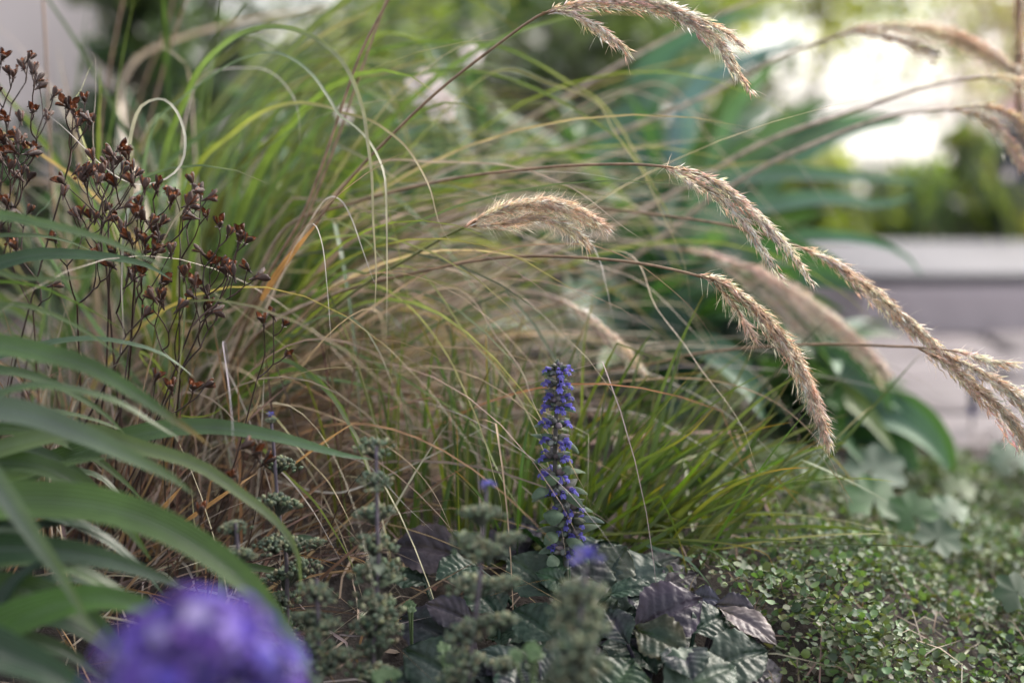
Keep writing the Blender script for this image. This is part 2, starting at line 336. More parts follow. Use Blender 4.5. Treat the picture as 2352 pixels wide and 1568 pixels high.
# ------------------------------------------------------------------ broad-leaved plants behind the grass
GR = [(.04, .085, .042), (.055, .11, .052), (.045, .095, .06)]; BG_ = [(.065, .12, .085), (.075, .13, .10)]
def arch_path(b, azm, e0, L, bend, n=16, pw=1.3, r=rng):
    s = np.linspace(0, 1, n); e = e0 - bend * s ** pw
    st_ = L / (n - 1) * np.stack([np.cos(e) * math.cos(azm), np.cos(e) * math.sin(azm), np.sin(e)], -1)
    return np.vstack([b, b + np.cumsum(st_[:-1], 0)])
def broad_plant(label, x, y, n, L, W, pal, seed, extra=(), elo=45, ehi=82, azc=None, azw=math.pi, bend=(60, 120), group='broad leaved plants behind the grass'):
    r = np.random.default_rng(seed); g = float(H(x, y)); t = thing('broadleaf_plant', (x, y, g), label, 'plant', group)
    for i in range(n):
        a = (r.uniform(0, 6.283) if azc is None else azc + r.uniform(-azw, azw))
        P = arch_path(np.array([x + r.normal(0, .02), y + r.normal(0, .02), g]), a, R(r.uniform(elo, ehi)), L * r.uniform(.65, 1.1), R(r.uniform(*bend)), r=r)
        P[:, 2] = np.maximum(P[:, 2], H(P[:, 0], P[:, 1]) + .008)
        b = MB(); c = pick(pal, 1, .15, r)[0]
        ribbons(b, P, W * r.uniform(.75, 1.2), c, c * np.array([1.2, 1.15, .9]), .6, tw=[[r.normal(0, .35), r.normal(0, .5)]], fold=.45, m=7, prof='lance')
        b.build('leaf', M['broad'], t, t)
    for pts, d0, d1, wpx, c in extra:
        P = pxpath(pts, d0, d1, 18, [(x, y, g), np.array([x, y, g]) * .5 + at(*pts[0], d0) * .5 + np.array([0, 0, .03])])
        b = MB(); ribbons(b, P, wpx / FPX * d1, c, np.asarray(c) * 1.15, .6, N0=norm(np.array([.1, -.75, .65])), fold=.4, m=7, prof='lance'); b.build('leaf', M['broad'], t, t)
    return t
PB = (.075, .14, .10)
broad_plant('dark green broad leaved plant in the middle behind the plumes', .15, 1.50, 30, .32, .066, GR, 41, azc=.5, azw=2.4, extra=[
    (Z3((-60, 1000), (150, 840), (420, 790), (700, 800), (1080, 830))[1:], 1.5, 1.5, 60, PB), (Z3((100, 1000), (420, 930), (700, 900), (900, 935), (1060, 895)), 1.48, 1.5, 62, PB),
    (Z2((1150, 1330), (1300, 1480), (1480, 1500), (1650, 1400), (1780, 1430)), 1.42, 1.4, 120, (.06, .12, .08))])
broad_plant('green broad leaved plant arching over the ground cover beside the paving', .29, 1.42, 14, .21, .052, GR + BG_[:1], 42, azc=-.5, azw=1.2, bend=(80, 135), extra=[
    (Z6((640, 180), (760, 260), (880, 380), (980, 520)), 1.4, 1.33, 70, (.13, .17, .08)), (Z6((660, 40), (800, 130), (900, 230), (1010, 330)), 1.42, 1.36, 65, (.07, .14, .08)),
    (Z6((600, 300), (690, 380), (760, 470), (830, 560)), 1.38, 1.3, 60, (.05, .11, .05)), (Z3((500, 1100), (700, 1080), (900, 1110), (1020, 1160), (1100, 1250)), 1.5, 1.45, 48, (.07, .14, .10))])
broad_plant('dark leafy plant hidden low in the shade between the grass tuft and plumes', .12, 1.36, 12, .25, .05, GR, 43, azc=0, azw=2.5)
broad_plant('blue green leafy plant behind the white highlight petals at the top', -.02, 1.85, 20, .50, .06, GR + BG_, 44, elo=60, ehi=88, bend=(40, 100))
broad_plant('tall blue green leafy plant behind the tip of the highest plume', .19, 1.84, 32, .47, .06, BG_ + GR, 45, elo=58, ehi=88, bend=(40, 95), extra=[
    (Z3((60, 420), (200, 330), (400, 230), (570, 170)), 1.9, 1.9, 70, (.10, .17, .20)), (Z3((-150, 330), (0, 200), (200, 90), (400, 60)), 1.95, 1.95, 90, (.06, .13, .09))])
broad_plant('upright pale green leafy plant between the forked plume and the step', .30, 1.74, 20, .27, .045, BG_ + [(.09, .13, .085)], 48, elo=55, ehi=84, bend=(50, 110), azc=3.14, azw=1.5)
broad_plant('dark broad leaved plant behind the left part of the arching grass', -.35, 1.95, 16, .44, .05, GR, 46, elo=55, ehi=88)
broad_plant('dark green leafy plant left of the pale stone step', .46, 2.15, 12, .22, .045, GR + BG_, 47, elo=50, ehi=85, azc=3.14, azw=1.4)
# strappy fans behind the step
def fan(label, x, y, n, L, seed, pal):
    r = np.random.default_rng(seed); g = float(H(x, y)); t = thing('iris_plant', (x, y, g), label, 'plant', 'upright leaf fans behind the step')
    b = MB()
    P = np.stack([arch_path(np.array([x + r.normal(0, .05), y + r.normal(0, .05), g]), r.uniform(0, 6.28), R(r.uniform(65, 88)), L * r.uniform(.6, 1.1), R(r.uniform(5, 50)), r=r) for _ in range(n)])
    c = pick(pal, n, .2, r); ribbons(b, P, r.uniform(.015, .028, n), c, c * 1.2, tw=r.normal(0, .8, (n, 2)), prof='strap'); b.build('leaves', M['blade'], t, t)
fan('upright green leaf fan behind the left half of the step', .95, 3.35, 40, .30, 51, MG + YG[:1])
fan('upright yellowish leaf fan behind the middle of the step', 1.2, 3.38, 46, .32, 52, MG[1:] + YG)
fan('upright leaf fan behind the right end of the step beside the dark post', 1.45, 3.3, 36, .28, 53, MG + YG[:1])

def petals(b, c, r_, n, col, seed, nrm=(0, -1, .25)):
    r = np.random.default_rng(seed); nrm = norm(np.array(nrm, float)); X = norm(np.cross(nrm, (0, 0, 1))); Y = np.cross(X, nrm)
    for i in range(n):
        a = 6.283 * i / n + .3; d = X * math.cos(a) + Y * math.sin(a)
        P = np.stack([c + d * r_ * q + nrm * r_ * .35 * math.sin(q * 2) for q in np.linspace(.08, 1, 7)])
        ribbons(b, P, r_ * .95, col, col, N0=nrm, fold=.25, m=5, prof='ova')
for (u, v, d, rad, lab) in [(975, 205, 1.26, .0175, 'upper of the two white blossom shaped highlights touching behind the tallest stalk'), (1015, 248, 1.27, .0155, 'lower of the two white blossom shaped highlights touching behind the tallest stalk'),  # blurred background highlights, built as stemmed blossoms
                            (792, 266, 1.24, .009, 'small white blossom shaped highlight left of the pair behind crossing green blades'), (1085, 132, 1.3, .012, 'dim cream blossom shaped highlight high behind the tallest stalk'),
                            (2315, 403, 2.9, .012, 'round cream glint shaped as a blossom in front of the dark post at the right edge')]:  # the last one is a glint, likewise built as a blossom
    c = at(u, v, d); g = float(H(c[0], c[1])); t = thing('highlight_blossom', (c[0], c[1], g), lab, 'flower', 'pale highlights in the background')
    b = MB(); tube(b, spline([(c[0], c[1] + .02, g), (c[0] + .01, c[1] + .03, (g + c[2]) / 2), c + np.array([0, .004, 0])], 10), .0015, .001, (.05, .09, .03)); b.build('stem', M['stem'], t, t)
    b = MB(); petals(b, c, rad, 5, (.80, .74, .66), int(u)); b.build('flower', M['petal'], t, t)

# ------------------------------------------------------------------ the big ornamental grass
GC = at(400, 1090, 1.22) * np.array([1, 1, 0]); GC[2] = 0
grass = thing('ornamental_grass', GC, 'large arching ornamental grass with green and tan blades and feathery plumes', 'grass')
gB = GC + np.array([0, 0, -.005])
GREEN = [(.12, .165, .06), (.16, .20, .065), (.085, .13, .06), (.20, .23, .07), (.10, .15, .08)]
TAN = [(.44, .345, .265), (.36, .265, .19), (.54, .44, .35), (.42, .31, .21), (.26, .19, .14), (.48, .40, .345)]
RUST = [(.30, .17, .09), (.36, .21, .11)]
def mass(mb, n, base, br, azc, azw, e, L, bend, W, pal, r, tipcol=None, tip=.65, pw=(1.0, 1.8), N0=None, nseg=16, tint=.2, reach=.06, thin=.72):
    P = np.zeros((n, nseg, 3)); s = np.linspace(0, 1, nseg)
    for i in range(n):
        a = r.normal(azc, azw); q = base + np.array([r.normal(0, br[0]), r.normal(0, br[1]), 0]); q[2] = float(H(q[0], q[1])) - .003
        aa = a + r.normal(0, .25) * s + r.normal(0, .06) * np.sin(s * 7 + r.uniform(0, 6)); ee = R(r.uniform(*e)) - R(r.uniform(*bend)) * s ** r.uniform(*pw)
        if r.random() < .22: ee = ee - R(r.uniform(25, 85)) * (s > r.uniform(.45, .85))
        l = r.uniform(*L); stp = l / (nseg - 1) * np.stack([np.cos(ee) * np.cos(aa), np.cos(ee) * np.sin(aa), np.sin(ee)], -1)
        p = np.vstack([q, q + np.cumsum(stp[:-1], 0)]); h = H(p[:, 0], p[:, 1]) + .004 + .01 * r.random()
        p[:, 2] = np.where(np.arange(nseg) > 1, np.maximum(p[:, 2], h), p[:, 2]); P[i] = p
        if p[-1, 0] > reach and r.random() < thin: P[i] = q + (p - q) * r.uniform(.45, .62)
    c = pick(pal, n, tint, r); c1 = c if tipcol is None else pick(tipcol, n, .2, r)
    ribbons(mb, P, r.uniform(W[0], W[1], n), c, c1, r.uniform(tip - .15, tip + .25, n), N0=N0, tw=np.stack([r.normal(0, .7, n), r.normal(0, .9, n)], 1), fold=.35)
r = np.random.default_rng(61)
b = MB()
mass(b, 185, gB + np.array([0, .12, 0]), (.06, .08), .15, .55, (58, 84), (.40, .66), (60, 130), (.005, .0098), GREEN, r, TAN, .8)
mass(b, 190, gB + np.array([.02, .06, 0]), (.06, .07), -.05, .6, (45, 72), (.38, .66), (60, 125), (.002, .0045), GREEN + TAN[:2], r, TAN, .7)
mass(b, 60, gB, (.05, .06), 2.6, .9, (50, 85), (.35, .6), (40, 130), (.003, .006), GREEN + TAN[:2], r, TAN, .7)
b.build('green_blades', M['blade'], grass, grass)['kind'] = 'stuff'
b = MB()
mass(b, 270, gB + np.array([.03, .04, 0]), (.07, .08), .0, .5, (18, 55), (.30, .62), (40, 105), (.0012, .003), TAN, r, None, .7)
mass(b, 190, gB + np.array([.06, .0, 0]), (.08, .08), .0, .6, (8, 42), (.28, .56), (20, 75), (.001, .0028), TAN + RUST, r, None, .7)
mass(b, 90, gB + np.array([.03, .0, 0]), (.07, .06), -.5, .5, (25, 60), (.3, .55), (50, 120), (.001, .0022), TAN, r, None, .7)
mass(b, 160, gB, (.10, .06), .3, 1.1, (15, 70), (.10, .30), (10, 70), (.0015, .0035), TAN + RUST, r, None, .7)
b.build('dry_blades', M['straw'], grass, grass)['kind'] = 'stuff'

cG, cY, cT, cP, cB, cW = (.11, .175, .045), (.22, .27, .045), (.46, .34, .23), (.62, .50, .40), (.17, .25, .22), (.66, .61, .58)
def S0(u=440, v=1040, d=1.16): return [gB + np.array([rng.normal(0, .02), rng.normal(0, .02), 0]), at(u, v, d)]
HERO = [  # points, depth from, to, width in mm, base colour, tip colour, where the tip starts, rooted at the clump
 ([(345, 600), (385, 330), (423, 237), (454, 166), (504, 111), (570, 71), (645, 63), (706, 78), (756, 111), (785, 140), (811, 186), (836, 262), (844, 322), (854, 403), (857, 504), (864, 630), (857, 761)], 1.08, .90, 6.0, (.15, .22, .07), cP, .62, 1),
 ([(330, 560), (353, 292), (418, 227), (484, 176), (554, 136), (630, 121), (680, 141), (721, 176), (756, 227), (781, 267), (811, 287), (846, 322), (872, 368), (884, 408), (888, 504), (889, 630), (888, 771)], 1.06, .90, 5.4, (.15, .22, .11), cP, .7, 1),
 (Z1((590, 800), (600, 600), (640, 490), (700, 455), (750, 455), (800, 500), (835, 580), (845, 650), (830, 740), (780, 800), (700, 835), (620, 840), (550, 815), (480, 765), (400, 690), (300, 590), (190, 500)), .97, .88, 4.0, cY, (.74, .67, .61), .3, 1),
 (Z1((470, 900), (450, 600), (458, 400), (455, 282)), 1.1, 1.08, 8.0, cY, cY, .9, 1),
 (Z1((490, 800), (520, 500), (560, 250), (610, 0), (630, -120)), 1.12, 1.1, 4.5, cG, cY, .8, 1),
 (Z1((345, 600), (370, 250), (400, 0), (410, -100)), 1.3, 1.3, 4.0, cG, cG, .9, 1),
 ([(400, 640), (454, 383), (529, 312), (605, 257), (680, 237), (756, 247), (781, 258), (851, 277), (895, 305), (935, 340), (970, 395), (990, 440), (1008, 510), (1038, 562)], 1.06, .90, 5.6, cY, cT, .5, 1),
 ([(560, 560), (690, 340)] + Z2((100, 380), (300, 350), (500, 318), (700, 340), (850, 390), (1000, 460), (1150, 550), (1300, 660), (1360, 750), (1430, 860), (1500, 980), (1530, 1100)), 1.14, 1.04, 5.0, cG, cY, .6, 1),
 ([(600, 420), (720, 230)] + Z2((150, 240), (300, 205), (550, 195), (750, 220), (900, 290), (1050, 380), (1170, 450), (1270, 570), (1340, 690), (1400, 800), (1480, 950), (1540, 1100)), 1.18, 1.1, 4.5, cG, cP, .72, 1),
 (Z2((-200, 1010), (100, 900), (500, 810), (800, 785), (1100, 790), (1400, 845)), 1.06, .93, 2.2, cT, cW, .6, 1),
 (Z2((100, 770), (450, 740), (740, 752), (900, 790), (1080, 870), (1200, 960), (1300, 1040), (1400, 1105)), 1.02, .90, 2.4, cT, cP, .5, 1),
 (Z2((-100, 1010), (150, 930), (400, 897), (700, 890), (1000, 886), (1300, 890), (1600, 893)), 1.2, 1.12, 3.2, cP, cP, .5, 1),
 (Z2((-150, 1040), (0, 990), (150, 960), (250, 965), (380, 1000), (460, 1050), (510, 1115)), .98, .90, 1.8, cT, (.2, .13, .08), .6, 1),
 (Z2((0, 1290), (150, 1250), (300, 1225), (430, 1220), (550, 1250), (650, 1320), (730, 1420)), .98, .90, 1.8, cT, (.25, .16, .1), .6, 1),
 (Z2((300, 1210), (580, 1250), (750, 1300), (900, 1410), (1040, 1560), (1180, 1650)), 1.04, .97, 1.8, cT, cP, .6, 1),
 (Z2((400, 1240), (600, 1180), (800, 1125), (1000, 1112), (1150, 1120), (1300, 1170), (1400, 1230), (1568, 1370), (1630, 1440), (1715, 1565), (1754, 1645)), .98, .89, 2.0, cT, (.25, .17, .11), .5, 1),
 (Z2((-60, 905), (0, 910), (50, 990), (100, 1130), (150, 1270), (170, 1310)), .96, .90, 2.6, cT, cW, .2, 1),
 (Z1((1380, 1060), (1415, 1022), (1440, 1030), (1470, 1120), (1490, 1300), (1505, 1500), (1508, 1595)), .94, .89, 1.9, cT, cW, .2, 1),
 (Z2((1120, 1100), (1180, 1180), (1210, 1290), (1240, 1430), (1250, 1480)), .99, .96, 3.0, cT, cW, .2, 1),
 (Z1((900, 380), (1150, 310), (1250, 340), (1330, 430), (1360, 520), (1368, 690)), 1.1, 1.02, 2.5, cP, cW, .4, 1),
 (Z5((100, -250), (300, -160), (480, 60), (560, 220), (630, 380), (670, 500), (700, 620), (735, 750), (730, 860)), 1.0, .88, 2.2, cY, cP, .5, 1),
 (Z5((300, -330), (590, 0), (700, 120), (800, 250), (860, 350), (920, 490), (970, 650), (1000, 800), (1020, 930), (1030, 1000)), 1.0, .885, 2.0, cY, cP, .5, 1),
 (Z5((520, -230), (720, 0), (830, 150), (880, 290), (950, 430), (1000, 510)), 1.0, .90, 1.8, cT, cP, .5, 1),
 (Z5((-250, -10), (0, 40), (200, 130), (400, 250), (560, 350), (640, 430), (700, 560), (760, 680), (870, 840)), 1.04, .93, 4.0, cG, cY, .6, 1),
 (Z5((-200, 180), (0, 190), (150, 230), (350, 320), (460, 400)), 1.05, .98, 4.4, cB, cG, .6, 1),
 (Z5((-250, 300), (0, 370), (200, 480), (320, 570), (420, 690), (490, 830), (540, 990)), 1.0, .86, 1.9, cT, cP, .5, 1),
 (Z5((-180, 140), (0, 300), (60, 440), (130, 600), (190, 800), (230, 1000), (225, 1150)), .98, .82, 4.2, cG, cP, .72, 1),
 (Z5((100, 560), (200, 650), (300, 760), (430, 880)), .97, .92, 2.0, cP, cW, .3, 1),
 (Z5((0, 700), (150, 650), (400, 540), (650, 410), (850, 340)), .97, .99, 2.8, cW, cW, .5, 1),
 (Z7((200, 300), (330, 440), (480, 580), (600, 760), (690, 930), (715, 1010)), .96, .86, 4.0, cY, cY, .6, 1),
 (Z7((250, 120), (440, 350), (560, 480), (650, 640), (710, 770)), .97, .88, 3.0, cY, cT, .4, 1),
 (Z7((330, -170), (560, 0), (660, 150), (730, 270), (790, 440), (830, 560), (860, 720), (905, 1000)), .96, .82, 4.2, cG, cP, .65, 1),
 (Z7((300, 420), (460, 610), (560, 780), (660, 970)), .94, .86, 2.4, cP, cW, .3, 1),
 (Z2((1300, 1150), (1440, 1400), (1568, 1568), (1650, 1690), (1760, 1830), (1840, 1960), (1880, 2080), (1922, 2200)), 1.0, .90, 2.0, cT, cP, .5, 1),
 (Z6((-100, 180), (200, 200), (380, 260), (480, 320), (600, 430), (680, 540), (740, 680), (782, 815)), 1.02, .92, 2.0, cT, (.36, .27, .2), .5, 1),
 (Z6((-200, 150), (0, 220), (150, 300), (300, 410), (470, 570)), 1.08, 1.0, 2.8, cP, cW, .4, 1),
 (Z6((-250, 330), (0, 430), (200, 550), (370, 660)), 1.05, .98, 2.6, cP, cW, .4, 1),
 (Z6((0, 20), (220, 80), (370, 180), (450, 280), (540, 450), (552, 545)), 1.2, 1.12, 3.0, cP, cT, .4, 1),
 (Z6((-150, 640), (40, 470), (260, 350), (420, 275), (555, 272)), 1.15, 1.18, 3.0, cT, cP, .4, 1),
 (Z3((-300, 420), (0, 500), (200, 570), (360, 640), (520, 730), (620, 860), (700, 980), (770, 1080)), 1.25, 1.15, 2.2, cT, cP, .4, 1),
 (Z3((-100, 380), (150, 650), (330, 860), (520, 1060), (660, 1180)), 1.3, 1.2, 2.4, cT, cP, .4, 1),
 (Z2((700, 330), (950, 380), (1170, 470), (1250, 600), (1380, 790), (1480, 1000), (1568, 1200), (1600, 1400)), 1.1, 1.0, 2.2, cY, cP, .4, 1),
 (Z2((300, 760), (600, 745), (800, 760), (1050, 850), (1280, 900), (1500, 1040), (1700, 1180)), 1.1, 1.05, 2.4, cT, cP, .4, 1),
 (Z2((300, 1130), (600, 1010), (900, 1100), (1150, 1200), (1380, 1290), (1600, 1500), (1750, 1660)), 1.1, 1.02, 2.4, cP, cP, .4, 1),
 (Z2((900, 560), (1200, 560), (1450, 700), (1568, 900), (1750, 1010), (1830, 1200)), 1.3, 1.2, 3.0, cY, cT, .5, 1),
 (Z2((0, 1250), (150, 1252), (350, 1265), (470, 1280)), 1.04, .97, 4.6, cG, cG, .6, 1),
 (Z2((1170, 1350), (1300, 1300), (1450, 1265), (1568, 1275), (1700, 1310)), 1.2, 1.15, 5.0, cY, cY, .6, 1),
 (Z4((640, 60), (720, 120), (800, 330), (860, 355), (960, 345), (1040, 300), (1050, 330)), .98, .93, 4.0, cY, cY, .8, 1),
 (Z1((430, 700), (436, 420), (430, 250), (395, 232), (362, 226)), .96, .92, 1.8, cT, cW, .5, 1),
 (Z1((340, 470), (370, 410), (400, 330), (428, 275)), .96, .94, 4.5, cB, cW, .3, 1),
 (Z1((160, 1010), (220, 930), (290, 800)), .98, .96, 6, cB, cB, .5, 1),
 (Z1((390, 850), (430, 950), (500, 1070)), .98, .96, 7, cB, cG, .5, 1),
 (Z1((550, 480), (560, 380), (620, 270), (750, 200), (1000, 120), (1300, 60), (1568, 40), (1700, 60)), 1.5, 1.5, 11, cP, cP, .5, 1),
 (Z1((860, 330), (820, 270), (760, 225), (660, 182)), 1.2, 1.12, 3, cP, cP, .5, 1),
]
for k in range(26):       # more long yellow-green arching blades seen at middle distance
    r = np.random.default_rng(900 + k)
    u0 = r.uniform(380, 700); v0 = r.uniform(480, 800); ua = u0 + r.uniform(60, 330); va = max(20, v0 - r.uniform(250, 480)); ue = ua + r.uniform(150, 520); ve = va + r.uniform(30, 330)
    HERO.append(([(u0, v0), ((u0 + ua) / 2 - 40, (v0 + va) / 2 - 20), (ua, va), ((ua + ue) / 2 + 20, va + (ve - va) * .25 - 15), (ue, ve)], r.uniform(1.15, 1.35), r.uniform(1.08, 1.4), r.uniform(3.5, 7), pick([cG, cY, (.14, .2, .07)], 1, .1, r)[0], pick([cG, cY, cT], 1, .1, r)[0], .7, 1))
for k in range(19):       # dry stems and blades sweeping to the right through the middle of the clump
    r = np.random.default_rng(1300 + k); u0 = r.uniform(640, 820); v0 = r.uniform(560, 760); um = r.uniform(1050, 1300); vm = v0 - r.uniform(40, 260); ue = r.uniform(1480, 1900); ve = vm + r.uniform(-120, 170)
    HERO.append(([(u0, v0), ((u0 + um) / 2, (v0 + vm) / 2 - 25), (um, vm), ((um + ue) / 2, (vm + ve) / 2 - 22), (ue, ve)], r.uniform(1.08, 1.25), r.uniform(1.05, 1.4), r.uniform(1.8, 3.6), (cT, cP, (.34, .23, .15))[k % 3], (cP, cW, cT)[k % 3], .5, 1))
for pts, d0, d1, wm, c0, c1, tp, root in HERO:
    P = pxpath(pts, d0, d1, 84, S0() if root else None)
    b = MB(); ribbons(b, P, wm / 1000, c0, c1, tp, N0=norm(np.array([rng.normal(0, .25), -.8, .5])), tw=[[rng.normal(0, .35), rng.normal(0, .5)]], fold=.3)
    b.build('blade', M['straw'] if c1[0] > .7 or c0[1] < c0[0] * .85 else M['blade'], grass, grass)

SPV = np.array([[0, 0, 0], [-.5, .12, .38], [0, .0, .42], [.5, .12, .38], [.05, .1, 1.0], [0, -.22, .4]])
SPF = [[0, 2, 1], [0, 3, 2], [1, 2, 4], [2, 3, 4], [0, 1, 5], [0, 5, 3], [1, 4, 5], [5, 4, 3]]
def plume(mb, P, hw, nb, r, pal, hairs=0, droop=.25, spl=.0074, spw=.00088, start=.3):
    'P (n,3) rachis; hw half width in metres; nb branchlets carrying spikelets'
    n = len(P); T = tang(P); tube(mb, P, .0007, .0003, (.30, .20, .12), k=5)
    L = np.linalg.norm(np.diff(P, axis=0), axis=1).sum()
    t = np.sort(r.uniform(0, .97, nb)); idx = t * (n - 1); i0 = idx.astype(int); f = (idx - i0)[:, None]
    i1 = np.minimum(i0 + 1, n - 1); B = P[i0] * (1 - f) + P[i1] * f; D = norm(T[i0] * (1 - f) + T[i1] * f)
    X, Y = frames(D, r=r); ang = np.radians(r.uniform(5, 16, nb))[:, None]
    d = norm(D * np.cos(ang) + X * np.sin(ang)); prof = (start + (1 - start) * np.minimum(1, t / .25)) * (1 - t ** 1.7) + .13
    bl = np.minimum(hw * prof / np.tan(ang[:, 0] * .55 + .06) * r.uniform(.5, 1.0, nb), L * (1.02 - t) + .008)
    pos, dr, cl = [], [], []
    m = np.maximum((bl / .0021).astype(int), 2); bc = pick(pal, nb, .14, r)
    for i in range(nb):
        q = np.linspace(.12, 1, m[i])[:, None]; j = np.minimum(((t[i] + q[:, 0] * bl[i] / L) * (n - 1)), n - 1); j0 = j.astype(int)
        along = norm(d[i] * (1 - q * .6) + T[j0] * q * .6 + np.array([0, 0, -droop]) * q)
        p = P[np.minimum(j0, n - 1)] + (B[i] + d[i] * bl[i] * q - (B[i] + D[i] * bl[i] * q)) * (1 - .25 * q) + np.array([0, 0, -droop * .25]) * bl[i] * q ** 2
        p = np.where((j[:, None] >= n - 1), P[-1] + (p - P[min(n - 1, len(P) - 1)]), p)
        pos.append(p + r.normal(0, .0006, p.shape)); dr.append(norm(along + r.normal(0, .27, p.shape))); cl.append(np.broadcast_to(bc[i], p.shape) * r.uniform(.8, 1.2, (len(p), 1)))
    pos = np.vstack(pos); dr = np.vstack(dr); cl = np.vstack(cl); X, Y = frames(dr, r=r); s = r.uniform(.7, 1.25, len(pos))
    inst(mb, SPV, SPF, pos, X, Y, dr, np.stack([spw * s, spw * s, spl * s], 1), np.minimum(cl, .9))
    if hairs:
        k = r.integers(0, len(pos), hairs); hd = norm(dr[k] + r.normal(0, .45, (hairs, 3))); hl = r.uniform(.006, .013, hairs)[:, None]
        PP = np.stack([pos[k], pos[k] + hd * hl * .5, pos[k] + hd * hl + np.array([0, 0, -.1]) * hl], 1)
        ribbons(mb, PP, .00022, cl[k] * 1.15, cl[k] * 1.15, prof='hair', m=2)
CREAM = [(.92, .79, .70), (.88, .73, .63), (.92, .84, .77), (.80, .64, .53)]
TANP = [(.80, .65, .52), (.86, .73, .61), (.68, .51, .38), (.90, .79, .69)]
PINK = [(.86, .74, .67), (.88, .78, .72), (.80, .68, .60)]
STK = (.27, .17, .10)
